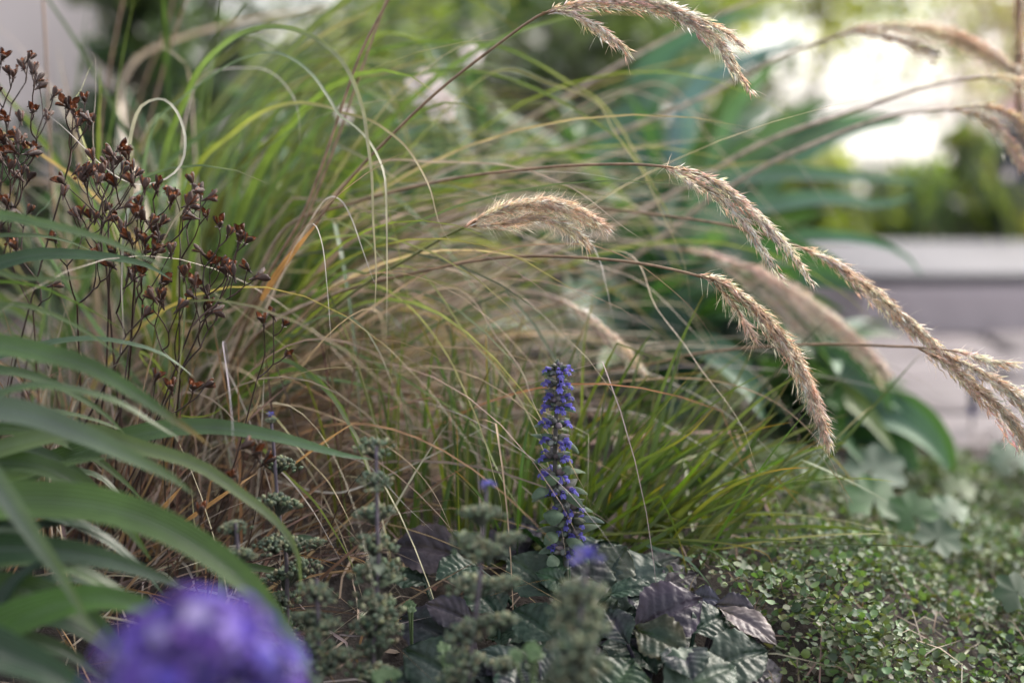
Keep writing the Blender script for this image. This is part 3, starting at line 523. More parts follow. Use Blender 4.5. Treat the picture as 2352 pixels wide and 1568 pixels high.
PL = [  # stalk points, plume lobes [(points, half width mm, branchlets)], depth at base, depth at plume, palette, hairs, label
 ([(590, 690), (640, 620), (700, 545), (800, 415), (900, 310), (1000, 215), (1120, 120), (1240, 35)], [([(1240, 35), (1300, 14), (1400, 4), (1500, 8), (1590, 45), (1660, 110), (1720, 205)], 11, 150), ([(1245, 30), (1300, 28), (1370, 62), (1440, 115)], 6, 60), ([(1300, 10), (1420, -10), (1540, 20), (1640, 60), (1712, 105)], 8, 90)], 1.02, .91, CREAM, 200, 'tallest flower stalk with a drooping cream plume at the top'),
 (Z2((-250, 1040), (0, 942), (300, 860), (600, 800), (850, 772), (1000, 757), (1300, 748), (1460, 757)), [([(1520, 383), (1580, 392), (1650, 425), (1720, 480), (1790, 545), (1840, 610), (1872, 655)], 7.5, 110), ([(1545, 390), (1620, 430), (1690, 490), (1735, 550), (1770, 600), (1796, 640)], 6.5, 85), ([(1530, 386), (1565, 405), (1600, 430)], 4, 25)], 1.05, .895, CREAM, 120, 'flower stalk ending in a forked cream plume right of centre'),
 ([(600, 850), (680, 775), (760, 710), (850, 645), (940, 592), (1020, 545), (1070, 520)], [([(1065, 522), (1130, 490), (1200, 470), (1270, 467), (1330, 485), (1392, 518)], 9, 150), ([(1080, 520), (1150, 515), (1230, 500), (1300, 520), (1345, 552)], 7.5, 90)], 1.04, .93, TANP, 1500, 'green flower stalk ending in a short fluffy brown plume at the centre'),
 (Z2((-350, 1500), (0, 1330), (200, 1275), (400, 1230), (650, 1183), (850, 1167), (1100, 1174), (1350, 1197), (1568, 1240)), [([(1600, 632), (1660, 650), (1730, 705), (1790, 770), (1835, 840), (1870, 920), (1904, 1015)], 11, 220), ([(1640, 650), (1680, 690), (1705, 730), (1732, 778)], 4, 35)], 1.02, .90, CREAM[:2] + TANP, 500, 'flower stalk ending in a dense hanging tan plume above the ground cover'),
 ([(900, 560), (1150, 470), (1300, 470), (1480, 490), (1600, 505), (1720, 528), (1830, 565)], [([(1820, 562), (1890, 590), (1960, 635), (2040, 700), (2110, 760), (2160, 800), (2195, 832)], 10, 160)], 1.12, .955, TANP + CREAM, 200, 'flower stalk ending in a slim tan plume over the stone step'),
 ([(1050, 900), (1250, 870), (1480, 838), (1600, 812), (1750, 796), (1900, 790), (2050, 795), (2140, 802)], [([(2110, 800), (2180, 840), (2240, 890), (2300, 945), (2370, 1030), (2420, 1110)], 12, 150), ([(2140, 800), (2200, 808), (2260, 825), (2335, 835)], 4.5, 50), ([(2160, 810), (2240, 850), (2310, 890), (2400, 960), (2460, 1020)], 11, 130)], 1.12, .945, TANP + CREAM, 200, 'low flower stalk with a wide tan plume at the lower right edge'),
 (Z2((700, 980), (950, 1040), (1250, 1090), (1568, 1140)), [([(1560, 570), (1650, 592), (1740, 625), (1830, 680), (1920, 745), (1990, 805), (2035, 852)], 15, 170), ([(1640, 600), (1720, 650), (1790, 710), (1850, 770)], 8, 60)], 1.3, 1.22, PINK, 0, 'soft pinkish plume behind the hanging tan plume'),
 (Z2((200, 920), (480, 770), (700, 640), (900, 520), (1100, 400), (1300, 280), (1568, 140)) + Z3((100, 100), (200, 60), (340, 0), (450, -60)), [(Z3((440, -60), (560, -110), (700, -130), (820, -90)), 12, 80)], 1.35, 1.3, PINK, 0, 'long blurred flower stalk rising past the top edge'),
 (Z2((500, 940), (860, 760), (1100, 650), (1300, 590), (1568, 480)) + Z3((250, 370), (500, 240), (700, 170)), [(Z3((690, 172), (800, 135), (950, 122), (1100, 135), (1250, 165), (1400, 230), (1520, 310)), 13, 170), (Z3((800, 150), (920, 170), (1050, 200), (1150, 240)), 8, 50)], 1.35, 1.2, PINK + TANP, 0, 'blurred flower stalk arching to a long plume at the upper right'),
 (Z2((900, 1150), (1200, 1050), (1500, 890)) + Z3((100, 810), (300, 690), (500, 600), (750, 520), (950, 450), (1150, 390), (1350, 352)), [(Z3((1330, 355), (1450, 352), (1560, 370), (1700, 430)), 10, 70)], 1.3, 1.12, PINK + TANP, 0, 'blurred flower stalk with a thin plume reaching the right edge'),
 (Z2((1100, 1330), (1300, 1200), (1568, 1000)) + Z3((100, 930), (260, 830), (420, 740), (600, 660), (850, 560), (1050, 515), (1240, 497)), [(Z3((1230, 500), (1350, 520), (1430, 570), (1500, 650), (1568, 745)), 8, 80), (Z3((1250, 490), (1400, 490), (1520, 530), (1640, 640)), 8, 80)], 1.3, 1.1, PINK + TANP, 0, 'blurred flower stalk with a forked plume drooping at the right edge'),
 ([(1050, 700), (1200, 670), (1290, 690)], [([(1285, 690), (1340, 720), (1400, 770), (1440, 810), (1475, 850)], 7, 80)], 1.2, 1.08, PINK, 0, 'small pinkish plume above the blue flower spike'),
 ([(445, 970), (529, 766), (580, 695), (630, 605), (695, 494), (731, 403), (766, 302), (800, 200), (831, 116), (892, 0), (940, -90)], [([(935, -80), (1000, -170), (1090, -220), (1180, -200)], 11, 80)], 1.02, .96, CREAM, 0, 'brown flower stalk climbing past the top edge left of centre'),
 ([(470, 960), (560, 750), (620, 650), (690, 530), (740, 410), (785, 290), (830, 160), (880, 20), (915, -70)], [([(912, -65), (950, -150), (1000, -200), (1080, -230)], 11, 80)], 1.05, 1.02, CREAM, 0, 'second brown flower stalk crossing behind the first'),
]
for i, (spts, lobes, d0, d1, pal, hairs, lab) in enumerate(PL):
    r = np.random.default_rng(200 + i)
    spts = list(spts) + [lobes[0][0][1]]
    P = pxpath(spts, d0, d1, 50, S0(460, 1030, 1.14) if spts[0][0] < 900 else [gB, gB * .5 + at(*spts[0], d0) * .5 + np.array([0, 0, .03])])
    c0 = (.16, .17, .05) if i == 2 else STK if d0 < 1.2 else (.56, .43, .34)
    b = MB(); kk = 1.0 if d0 < 1.2 else 1.7; tube(b, P, .0015 * kk, .0009 * kk, np.array(c0) * .9, np.array(c0) * 1.15, 7)
    sp0 = int(r.integers(16, 26)); Q = P[sp0:sp0 + 9] + np.array([0, -.0016, .0006]); ribbons(b, Q, .004, np.array(cT) * .9, cT, .5, fold=.5)
    stalk = b.build('flower_stalk', M['stem'], grass, grass); stalk['label'] = lab
    b = MB()
    for pts, hw, nb in lobes: plume(b, pxpath(pts, d1, d1 - .012, 40), hw / 1000 * (.72 if d1 < 1 else 1.05), int(nb * .74), r, pal, hairs if hw > 8 else hairs // 3)
    b.build('plume', M['plume'], stalk, grass)
# upright dry stalks of the same clump, upper left and right edge
for pts, d in [(Z1((255, 1000), (240, 880), (220, 500), (205, 150), (195, 0), (190, -100)), 1.15), (Z1((450, 700), (500, 300), (530, 150), (560, 0), (590, -100)), 1.25), (Z1((620, 800), (700, 480), (780, 200), (850, 0), (890, -100)), 1.25), (Z1((580, 900), (650, 400), (740, 180), (790, 0), (800, -60)), 1.35)]:
    b = MB(); tube(b, pxpath(pts, d, d, 30, S0(330, 1000, 1.16)), .0014, .001, (.26, .15, .09), k=6); b.build('flower_stalk', M['stem'], grass, grass)
b = MB(); P = pxpath([(600, 690), (640, 625), (690, 560), (735, 505)], .985, .955, 14)
ribbons(b, P, .0055, (.50, .27, .09), (.42, .24, .1), .7, fold=.5, N0=(0, -.9, .3)); b.build('leaf_sheath', M['straw'], grass, grass)['label'] = 'orange straw sheath round the brown stalk'
pe = thing('feather_grass', at(2390, 1000, 1.25) * np.array([1, 1, 0]) + np.array([.02, 0, -.1]), 'single brown upright plume at the top of the right edge', 'grass')
b = MB(); P = spline([tuple(pe.location), at(2385, 800, 1.25), at(2368, 480, 1.25), at(2347, 240, 1.25)], 20); tube(b, P, .0015, .001, (.2, .12, .07)); sk = b.build('flower_stalk', M['stem'], pe, pe)
b = MB(); plume(b, pxpath([(2346, 330), (2342, 200), (2340, 80), (2338, -60)], 1.25, 1.25, 24), .006, 130, np.random.default_rng(77), [(.50, .38, .30), (.60, .46, .38)]); b.build('plume', M['plume'], sk, pe)

# ------------------------------------------------------------------ short green tuft behind the blue spike
TC_ = at(1300, 1245, 1.01) * np.array([1, 1, 0])
tuft = thing('grass_tuft', TC_ + np.array([0, 0, float(H(TC_[0], TC_[1]))]), 'short upright yellow green grass tuft right behind the blue flower spike', 'grass')
r = np.random.default_rng(301); TG = [(.075, .125, .018), (.11, .155, .022), (.065, .11, .02), (.14, .17, .028)]
b = MB()
for x, a, e, L, n in [(-.10, 1.9, (66, 92), (.10, .19), 40), (-.05, 1.5, (62, 90), (.10, .20), 45), (0, .7, (50, 85), (.10, .20), 48), (.05, .15, (38, 72), (.10, .20), 45), (.07, -.05, (14, 48), (.10, .20), 40), (.03, -.9, (15, 60), (.08, .16), 25)]:
    mass(b, n, TC_ + np.array([x, .01, 0]), (.028, .03), a, .55, e, L, (5, 50), (.0026, .0048), TG, r, [(.30, .17, .03), (.22, .22, .04), (.38, .20, .05)], .82, pw=(1.2, 2), thin=0)
b.build('blades', M['blade'], tuft, tuft)['kind'] = 'stuff'
for pts, d0, d1, wm, c0, c1 in [
    (Z5((1050, 800), (1150, 690), (1300, 590), (1568, 450)) + [(1645, 932)], .98, .95, 4.2, TG[1], (.34, .24, .04)),
    (Z6((-300, 1000), (0, 850), (120, 790), (260, 735), (385, 668)), .97, .93, 4.2, TG[0], TG[3]),
    (Z5((1000, 830), (1080, 730), (1200, 600), (1330, 480), (1480, 330)), 1.0, .98, 5.0, TG[1], TG[3]),
    (Z5((1050, 900), (1250, 890), (1400, 880), (1568, 860)) + [(1640, 1205), (1740, 1190)], .98, .96, 4.0, TG[3], (.36, .20, .05)),
    (Z6((-150, 920), (0, 915), (150, 925), (280, 945), (400, 985), (430, 1060)), .97, .93, 2.6, TG[3], (.40, .18, .04)),
    (Z6((-100, 960), (0, 985), (60, 1030), (120, 1100), (175, 1175)), .95, .92, 3.4, cB, cG),
    (Z6((-60, 930), (120, 970), (260, 1060), (330, 1140), (390, 1180)), .97, .93, 2.2, TG[3], (.30, .10, .03)),
    (Z6((-100, 200), (0, 165), (100, 155), (160, 150)), 1.05, 1.03, 3, TG[1], (.35, .18, .05)),
    (Z6((-200, 650), (-60, 500), (60, 400), (185, 285)), 1.0, .98, 4.5, TG[1], (.36, .2, .05)),
    (Z5((960, 830), (900, 640), (860, 500), (800, 330)), 1.02, 1.02, 4.2, TG[1], TG[3]), (Z5((640, 860), (600, 600), (590, 400), (600, 200), (610, 60)), 1.03, 1.04, 4.4, TG[0], TG[1]),
    (Z5((560, 860), (500, 560), (470, 350), (462, 150)), 1.03, 1.05, 4.6, TG[0], TG[1]), (Z5((700, 860), (730, 600), (735, 400), (750, 240)), 1.03, 1.05, 4.2, TG[0], TG[3]),
    (Z5((430, 885), (520, 878), (640, 880)), .97, .95, 4.6, TG[1], TG[3]), (Z5((1150, 950), (1210, 860), (1290, 850))[:2] + Z5((1230, 740), (1260, 770), (1292, 850))[:0], .98, .97, 2.2, TG[1], TG[3])]:
    P = pxpath(pts, d0, d1, 30, [TC_ + np.array([rng.normal(.02, .04), rng.normal(0, .02), 0])])
    b = MB(); ribbons(b, P, wm / 1000, c0, c1, .72, N0=norm(np.array([.1, -.8, .5])), tw=[[rng.normal(0, .4), rng.normal(0, .5)]]); b.build('blade', M['blade'], tuft, tuft)

# ------------------------------------------------------------------ dried seed heads
def capsule_mesh(seed):
    r = np.random.default_rng(seed); b = MB(); nv = 3
    op = r.uniform(.45, 1.05); OUT = np.array([.072, .031, .021]) * r.uniform(.8, 1.6); INN = np.array([.36, .11, .035]) * r.uniform(.7, 1.3)
    for i in range(nv):
        a0 = 6.283 * i / nv + r.normal(0, .12); o_ = op * r.uniform(.7, 1.25); L = r.uniform(.85, 1.15)
        u = np.linspace(0, 1, 8)[:, None]; s = np.linspace(-1, 1, 7)[None, :]
        rad = .06 + .34 * np.sin(np.clip(u, 0, 1) * 1.9) * .9 + (u ** 2) * .62 * (o_ - .35); z = -.15 + u * 1.0 * L - (u ** 3) * .18 * o_
        hw = (1.02 * (np.sin(np.pi * np.clip(u * .93 + .05, 0, 1)) ** .7)) * (1 - .25 * u)
        for off, C, fl in ((.0, OUT, 0), (-.06, INN, 1)):
            an = a0 + s * hw; curl = .16 * s ** 2 * u
            rr = rad - curl + off
            V = np.stack([rr * np.cos(an), rr * np.sin(an), z + 0 * s + .05 * np.abs(s) * u], -1).reshape(-1, 3)
            F = grid_faces(8, 7); b.add(V, F if fl else F[:, ::-1], C * (1 if fl else 1) * r.uniform(.9, 1.1))
    # seeds and placenta in the cup
    for i in range(9):
        p = np.array([r.normal(0, .15), r.normal(0, .15), .25 + r.uniform(0, .28)]); X, Y = frames(np.array([[0, 0, 1.]]), r=r)
        inst(b, LV, LF, p[None], X, Y, norm(r.normal(0, .4, (1, 3)) + np.array([0, 0, 1])), .3, np.array([[.42, .13, .035]]) * r.uniform(.7, 1.3))
    for i in range(5):  # small sepals at the base
        a = 6.283 * i / 5; P = np.array([[0, 0, -.2], [.2 * math.cos(a), .2 * math.sin(a), -.12], [.36 * math.cos(a), .36 * math.sin(a), .02 + r.normal(0, .06)]])
        ribbons(b, P, .2, OUT * .8, OUT, N0=(0, 0, 1), m=3)
    tube(b, np.array([[0, 0, -.55], [0, 0, -.15]]), .045, .12, OUT * .8, k=6)
    me = b.mesh('seed_capsule'); me.materials.append(M['capsule']); return me
CAPS = [capsule_mesh(400 + i) for i in range(7)]
def seed_plant(label, caps, base, d, hub, seed, ns):
    'caps: pixel places of capsules; ns stems; hub = depth jitter'
    r = np.random.default_rng(seed); base = np.array([base[0], base[1], float(H(base[0], base[1]))]); t = thing('dried_seed_plant', base, label, 'plant', 'dried brown seed heads at the left')
    caps = list(caps) + [(u + r.normal(0, 11), v + r.normal(0, 11)) for u, v in caps if r.random() < .0]
    pts = np.array([at(u, v, d + r.normal(0, hub)) for u, v in caps]); sz = r.uniform(.0070, .0096, len(pts))
    # split into stems by k-means
    c = pts[r.choice(len(pts), ns, replace=False)]
    for _ in range(12):
        k = np.argmin(((pts[:, None] - c[None]) ** 2).sum(-1), 1); c = np.array([pts[k == i].mean(0) if (k == i).any() else c[i] for i in range(ns)])
    for i in range(ns):
        I = np.where(k == i)[0]
        if not len(I): continue
        root = base + np.array([r.normal(0, .035), r.normal(0, .025), 0]); root[2] = float(H(root[0], root[1]))
        nodes = [(pts[j], 1) for j in I]; b = MB(); tips = {tuple(np.round(pts[j], 6)): None for j in I}; segs = []
        while len(nodes) > 1:
            Q = np.array([n_[0] for n_ in nodes]); Dm = ((Q[:, None] - Q[None]) ** 2).sum(-1); np.fill_diagonal(Dm, 9)
            a, e = np.unravel_index(np.argmin(Dm), Dm.shape); m_ = (Q[a] + Q[e]) / 2; dist = math.sqrt(Dm[a, e]); dn = norm(root - m_)
            ll = np.linalg.norm(root - m_); low = min(Q[a][2], Q[e][2])
            hubp = m_ + dn * min(.55 * dist + .006, ll * .5); hubp[2] = min(hubp[2], low - .003); segs += [(hubp, Q[a], nodes[a][1]), (hubp, Q[e], nodes[e][1])]
            nn = nodes[a][1] + nodes[e][1]; nodes = [n_ for q, n_ in enumerate(nodes) if q not in (a, e)] + [(hubp, nn)]
        segs.append((root, nodes[0][0], nodes[0][1]))
        SC_ = np.array([.05, .024, .017])
        for p, q, nn in segs:
            ln = np.linalg.norm(q - p); mid = (p + q) / 2 + np.array([r.normal(0, .05), r.normal(0, .05), -.07 if nn < 4 else -.01]) * ln
            rr = .00022 + .00017 * math.sqrt(nn); tube(b, spline([p, mid, q], 10), rr * 1.15, rr * .9, SC_ * r.uniform(.8, 1.5), k=6)
        stem = b.build('stem', M['stem'], t, t)
        for j in I:
            par = [p for p, q, nn in segs if np.allclose(q, pts[j])]; dd = norm(pts[j] - par[0]) if par else np.array([0, 0, 1.])
            dd = norm(dd * .7 + np.array([0, 0, .5]) + r.normal(0, .6, 3)); o = bpy.data.objects.new('seed_capsule', CAPS[int(r.integers(0, 7))]); COL.objects.link(o); o.parent = stem
            o.location = tuple(pts[j] - base); q = Vector(dd).to_track_quat('Z', 'Y'); e = q.to_euler(); o.rotation_euler = e; o.scale = (sz[j],) * 3
            o.rotation_euler.rotate_axis('Z', r.uniform(0, 6.28))
    return t, base
A_ = Z1((10, 270), (130, 270), (60, 350), (110, 310), (165, 370), (150, 330), (245, 435), (150, 505), (25, 535), (215, 540), (95, 545), (320, 490), (385, 460), (350, 545), (410, 565), (40, 335), (180, 395), (335, 505), (355, 575), (405, 545), (300, 480), (-30, 300), (-25, 420))
B_ = Z1((30, 640), (75, 620), (110, 650), (20, 710), (130, 700), (45, 770), (100, 790), (90, 810), (130, 820), (30, 930), (60, 950), (130, 965), (70, 1130), (10, 640), (65, 690), (85, 650), (5, 730), (150, 690), (-20, 700), (-30, 860), (240, 1300))
C_ = Z1((420, 720), (545, 680), (510, 705), (580, 720), (490, 760), (380, 790), (400, 800), (385, 830), (345, 785), (440, 790), (460, 820), (520, 750), (600, 780), (620, 800), (560, 790), (520, 840), (600, 830), (660, 855), (290, 835), (290, 885), (365, 980), (410, 990), (480, 960), (490, 1000), (520, 1000), (250, 1095), (445, 1170), (520, 1150), (510, 1210), (465, 790), (505, 735), (445, 830), (395, 775), (350, 985), (435, 1000))
D_ = Z1((720, 840), (715, 870), (790, 865), (780, 920), (875, 830), (890, 870), (915, 880), (945, 905), (855, 935), (880, 990), (940, 985), (570, 940), (635, 935), (620, 985), (660, 1000), (555, 1045), (590, 1090), (625, 1080), (660, 1110), (700, 1060), (720, 1090), (735, 1020), (715, 1150), (780, 1150), (600, 1185), (590, 1255), (650, 1245), (740, 1280), (745, 1300), (640, 990), (690, 1020), (725, 1100), (870, 985), (860, 940), (590, 1240), (700, 1140), (660, 1150))
E_ = Z1((1000, 1025), (1040, 1070), (1095, 1060), (1090, 1095), (1120, 1105), (915, 1145), (960, 1190), (1010, 1210), (1040, 1225), (1065, 1255), (1130, 1225), (1165, 1265), (880, 1285), (840, 1255), (880, 1350), (945, 1340), (700, 1360), (740, 1385), (660, 1435), (815, 1405), (950, 1400), (970, 1420), (990, 1430), (985, 1200), (1030, 1250), (885, 1295), (735, 1360))
F_ = Z1((1245, 1440), (1200, 1470), (1295, 1480)) + Z4((1305, 75))
G_ = Z4((710, 185), (780, 230), (880, 230), (935, 215))
H_ = Z4((1110, 490), (1165, 515), (1210, 560), (1060, 625), (915, 800), (1180, 545))
sb = at(150, 1180, 1.0) * np.array([1, 1, 0]); sb2 = at(300, 1150, .98) * np.array([1, 1, 0])
seed_plant('dried seed plant at the left edge with the highest brown capsule heads against the wall', A_, sb + np.array([-.06, .03, 0]), .92, .016, 71, 3)
seed_plant('dried seed plant cut by the left edge, its dark capsules below the highest heads', B_, sb + np.array([-.07, 0, 0]), .91, .016, 72, 3)
seed_plant('dried seed plant with a crowded brown head under the curled blade', C_, sb + np.array([.0, .0, 0]), .90, .018, 73, 3)
seed_plant('dried seed plant with open capsules in the middle of the brown group', D_, sb2 + np.array([-.03, 0, 0]), .90, .016, 74, 4)
seed_plant('dried seed plant on the right of the brown group with wiry forked branches', E_, sb2 + np.array([.02, 0, 0]), .90, .014, 75, 3)
seed_plant('thin dried stem with four small capsules standing alone in front of the grass base', F_, at(520, 1200, .93) * np.array([1, 1, 0]), .90, .006, 76, 1)
seed_plant('low dried stem with four capsules among the straw', G_, at(350, 1180, .95) * np.array([1, 1, 0]), .90, .008, 77, 2)
seed_plant('low dried stem with rusty capsules behind the long green strap leaf', H_, at(440, 1250, .88) * np.array([1, 1, 0]), .83, .012, 78, 2)
r = np.random.default_rng(81); sbt = thing('straw_stubble', sb + np.array([.02, -.01, 0]), 'thicket of reddish brown dead straw stems at the foot of the dried seed heads', 'straw')
b = MB(); RS = [(.13, .075, .05), (.20, .125, .085), (.09, .05, .038), (.32, .24, .17), (.32, .19, .09), (.44, .38, .32)]
mass(b, 330, sb + np.array([.0, .0, 0]), (.09, .035), 1.0, 1.2, (55, 95), (.06, .19), (0, 30), (.0012, .0032), RS, r, None, pw=(1, 1.5))
mass(b, 160, sb2 + np.array([.0, -.03, 0]), (.08, .03), .3, .8, (15, 75), (.06, .17), (0, 40), (.0010, .0028), RS, r, None, pw=(1, 1.5))
mass(b, 110, sb2 + np.array([.07, -.06, 0]), (.08, .05), .5, 1.5, (3, 40), (.05, .14), (0, 40), (.0010, .0024), RS[2:], r, None, pw=(1, 1.5))
b.build('stems', M['straw'], sbt, sbt)
for pts, wm in [(Z4((820, 850), (920, 780), (1050, 690), (1180, 605)), 3.6), (Z4((1340, 570), (1450, 490), (1568, 410), (1640, 370)), 2.0), (Z4((720, 800), (790, 720), (840, 660)), 4.5)]:
    b = MB(); ribbons(b, pxpath(pts, .93, .88, 14), wm / 1000, (.46, .26, .10), (.50, .34, .2), .6, N0=(0, -.8, .5), fold=.4); b.build('dead_blade', M['straw'], sbt, sbt)

# ------------------------------------------------------------------ bugleweed: rosettes and the blue spike
def rug_leaf(mb, base, tip, wid, N0, c0, c1, seed, curl=.12, ruf=1.0, cup=.12):
    wid = wid * 1.16; r = np.random.default_rng(seed); n, m = 46, 21; base = np.asarray(base, float); tip = np.asarray(tip, float); D = tip - base; L = np.linalg.norm(D); D = D / L
    N0 = norm(np.asarray(N0, float)); N0 = norm(N0 - D * N0.dot(D)); S = np.cross(D, N0)
    a = np.linspace(0, 1, n)[:, None]; s = np.linspace(-1, 1, m)[None, :]
    wp = wid * .5 * np.sin(np.pi * np.clip(a * .93 + .06, 0, 1) ** 1.15) ** .62 * np.minimum(1, .25 + a * 2.2)
    cren = 1 + .035 * np.abs(s) ** 5 * np.sin(6.283 * (a * 8.5 + .2 * s) + r.uniform(0, 6))
    ph = a * 6.2 + .25 * np.sin(a * 5 + s * 2 + seed) - np.abs(s) ** 1.2 * 1.7 + np.where(s > 0, .35, 0); lat = np.abs(np.sin(np.pi * ph)) ** .7
    bul = .034 * wid * lat * (np.minimum(1, np.abs(s) * 5)) * (1 - np.abs(s) ** 6) + 0.005 * wid * np.sin(a * 47 + s * 9 + 2 * np.sin(s * 7)) * np.sin(s * 19 - a * 23 + 2 * np.sin(a * 9)) * (np.abs(s) < .96)
    ed = ruf * .03 * wid * np.abs(s) ** 3 * np.sin(a * 17 + np.sign(s) * 1.3 + r.uniform(0, 6)) + ruf * .012 * wid * np.abs(s) ** 4 * np.sin(a * 41 + r.uniform(0, 6))
    z = curl * L * np.sin(np.pi * a) - curl * L * .8 * np.maximum(0, a - .6) ** 1.5 + cup * wid * (s ** 2 - .3) * .5 + bul + ed - .05 * wid * np.exp(-(s * 9) ** 2) * (a < .95)
    V = base + D * (L * a)[..., None] * np.ones((1, m, 1)) + S * (wp * s * cren)[..., None] + N0 * z[..., None] + D * (-.10 * wid * s ** 2 * np.ones_like(a))[..., None]
    vein = (1 - np.clip(lat * 2.2, 0, 1)) * .35 * (np.abs(s) < .95) + .6 * np.exp(-(s * 10) ** 2)
    mixn = .5 + .5 * np.sin(a * 5 + s * 3 + r.uniform(0, 6)) * np.cos(s * 4 - a * 3 + r.uniform(0, 6)); edge = np.abs(s) ** 4
    mixn = np.clip(mixn * .8 + edge * .6, 0, 1)[..., None]
    C = np.asarray(c0) * (1 - mixn) + np.asarray(c1) * mixn; C = C * (1 + vein[..., None] * .45)
    mb.add(V.reshape(-1, 3), grid_faces(n, m), C.reshape(-1, 3))
dG, dP, gG, mv, tn = (.017, .040, .024), (.032, .027, .042), (.055, .08, .055), (.085, .068, .080), (.20, .17, .13)
FA, UPN, UPL = (0, -.75, .65), (0, -.35, .95), (-.3, -.6, .75)
def rosette(label, leaves, center, seed, fill=9):
    c = np.array([center[0], center[1], float(H(center[0], center[1]))]); t = thing('bugleweed', c, label, 'plant', 'dark bugleweed rosettes')
    for i, (bp, tp, wpx, d0, d1, N0, c0, c1, curl) in enumerate(leaves):
        A, Bp = at(*bp, d0), at(*tp, d1); b = MB()
        for Q in (A, Bp): Q[2] = max(Q[2], float(H(Q[0], Q[1])) + .006)
        rug_leaf(b, A, Bp, wpx / FPX * (d0 + d1) / 2 * 1.1, N0, c0, c1, seed * 50 + i, curl)
        pe0 = np.array([A[0] * .6 + c[0] * .4, A[1] * .6 + c[1] * .4, c[2] + .002]); tube(b, spline([pe0, (pe0 + A) / 2 + np.array([0, 0, .002]), A + (Bp - A) * .06], 8), .0016, .0012, np.asarray(c0) * 1.3)
        lf = b.build('leaf', M['rug'], t, t)
        if c0 is tn: lf['label'] = 'pale tan withered leaf'
    r = np.random.default_rng(seed + 700)
    for i in range(fill):
        q = c + np.array([r.normal(0, .055), r.normal(-.005, .04), 0]); q[2] = float(H(q[0], q[1])) + .006; an = r.uniform(0, 6.283); l = r.uniform(.04, .058)
        Bp = q + np.array([math.cos(an) * l, math.sin(an) * l * .7, 0]); Bp[2] = float(H(Bp[0], Bp[1])) + r.uniform(.008, .022); b = MB()
        rug_leaf(b, q, Bp, l * r.uniform(.65, .85), (r.normal(0, .25), -.35, .9), pick([dG, (.035, .05, .045), dP], 1, .15, r)[0], pick([dG, dP, gG], 1, .15, r)[0], seed * 90 + i, .12); b.build('leaf', M['rug'], t, t)
    return t, c
ajuga, ac = rosette('dark green and purple bugleweed rosette bearing the blue flower spike', [
    ((1060, 1276), (900, 1250), 96, .94, .95, FA, dP, (.10, .075, .085), .06), ((1245, 1232), (1150, 1200), 52, .99, 1.0, FA, gG, dP, .05), ((1270, 1285), (1180, 1212), 66, .95, .97, (.2, .5, .8), dG, dG, .1),
    ((1325, 1280), (1428, 1252), 46, .95, .97, (0, .55, .8), dG, dG, .12), ((1375, 1350), (1440, 1252), 92, .93, .94, FA, gG, (.14, .15, .11), .05), ((1275, 1365), (1165, 1278), 92, .90, .92, FA, gG, dG, .08),
    ((1308, 1300), (1250, 1290), 40, .915, .91, FA, (.05, .10, .05), dG, .05), ((1302, 1345), (1228, 1314), 44, .905, .90, FA, (.05, .10, .05), dG, .08), ((1392, 1368), (1505, 1348), 50, .90, .90, UPN, (.04, .075, .05), dG, .1),
    ((1515, 1348), (1600, 1326), 62, .93, .95, FA, mv, dP, .06), ((1100, 1300), (1000, 1330), 80, .92, .90, UPN, dG, dG, .1), ((1400, 1400), (1288, 1342), 74, .91, .90, FA, mv, dP, .08), ((1240, 1290), (1120, 1260), 70, .96, .97, UPN, dP, gG, .08),
    ((1340, 1330), (1330, 1420), 70, .90, .86, UPN, dG, dP, .12), ((1460, 1330), (1560, 1312), 55, .95, .97, FA, mv, gG, .06)], at(1310, 1345, .92), 1)
rosette('glossy purple bugleweed rosette in focus at the right front of the blue spike', [
    ((1462, 1445), (1615, 1372), 118, .872, .885, FA, dP, (.07, .05, .075), .10), ((1465, 1448), (1582, 1505), 96, .86, .845, (0, -.6, .8), dG, (.05, .045, .02), .12), ((1395, 1605), (1455, 1512), 138, .82, .84, (-.1, -.7, .7), dG, (.045, .075, .035), .1),
    ((1530, 1610), (1690, 1525), 140, .82, .845, (-.1, -.6, .8), (.06, .09, .06), gG, .12), ((1620, 1535), (1765, 1492), 105, .85, .87, FA, dG, (.05, .07, .05), .1), ((1655, 1400), (1785, 1478), 62, .89, .87, (.45, -.6, .6), mv, (.24, .19, .18), .1),
    ((1590, 1372), (1655, 1378), 48, .905, .90, FA, (.07, .07, .10), dP, .1), ((1645, 1388), (1738, 1404), 52, .90, .895, FA, mv, dP, .1), ((1440, 1475), (1388, 1396), 66, .86, .875, FA, dP, dG, .08), ((1590, 1450), (1670, 1410), 80, .87, .89, FA, dG, dG, .1),
    ((1560, 1490), (1590, 1560), 90, .85, .82, UPN, dP, dG, .12), ((1700, 1560), (1800, 1540), 70, .86, .87, FA, (.09, .08, .08), mv, .08), ((1690, 1480), (1760, 1440), 55, .875, .88, UPN, dP, mv, .1), ((1500, 1400), (1440, 1350), 60, .89, .90, UPN, dG, dP, .1)], at(1560, 1500, .86), 2)
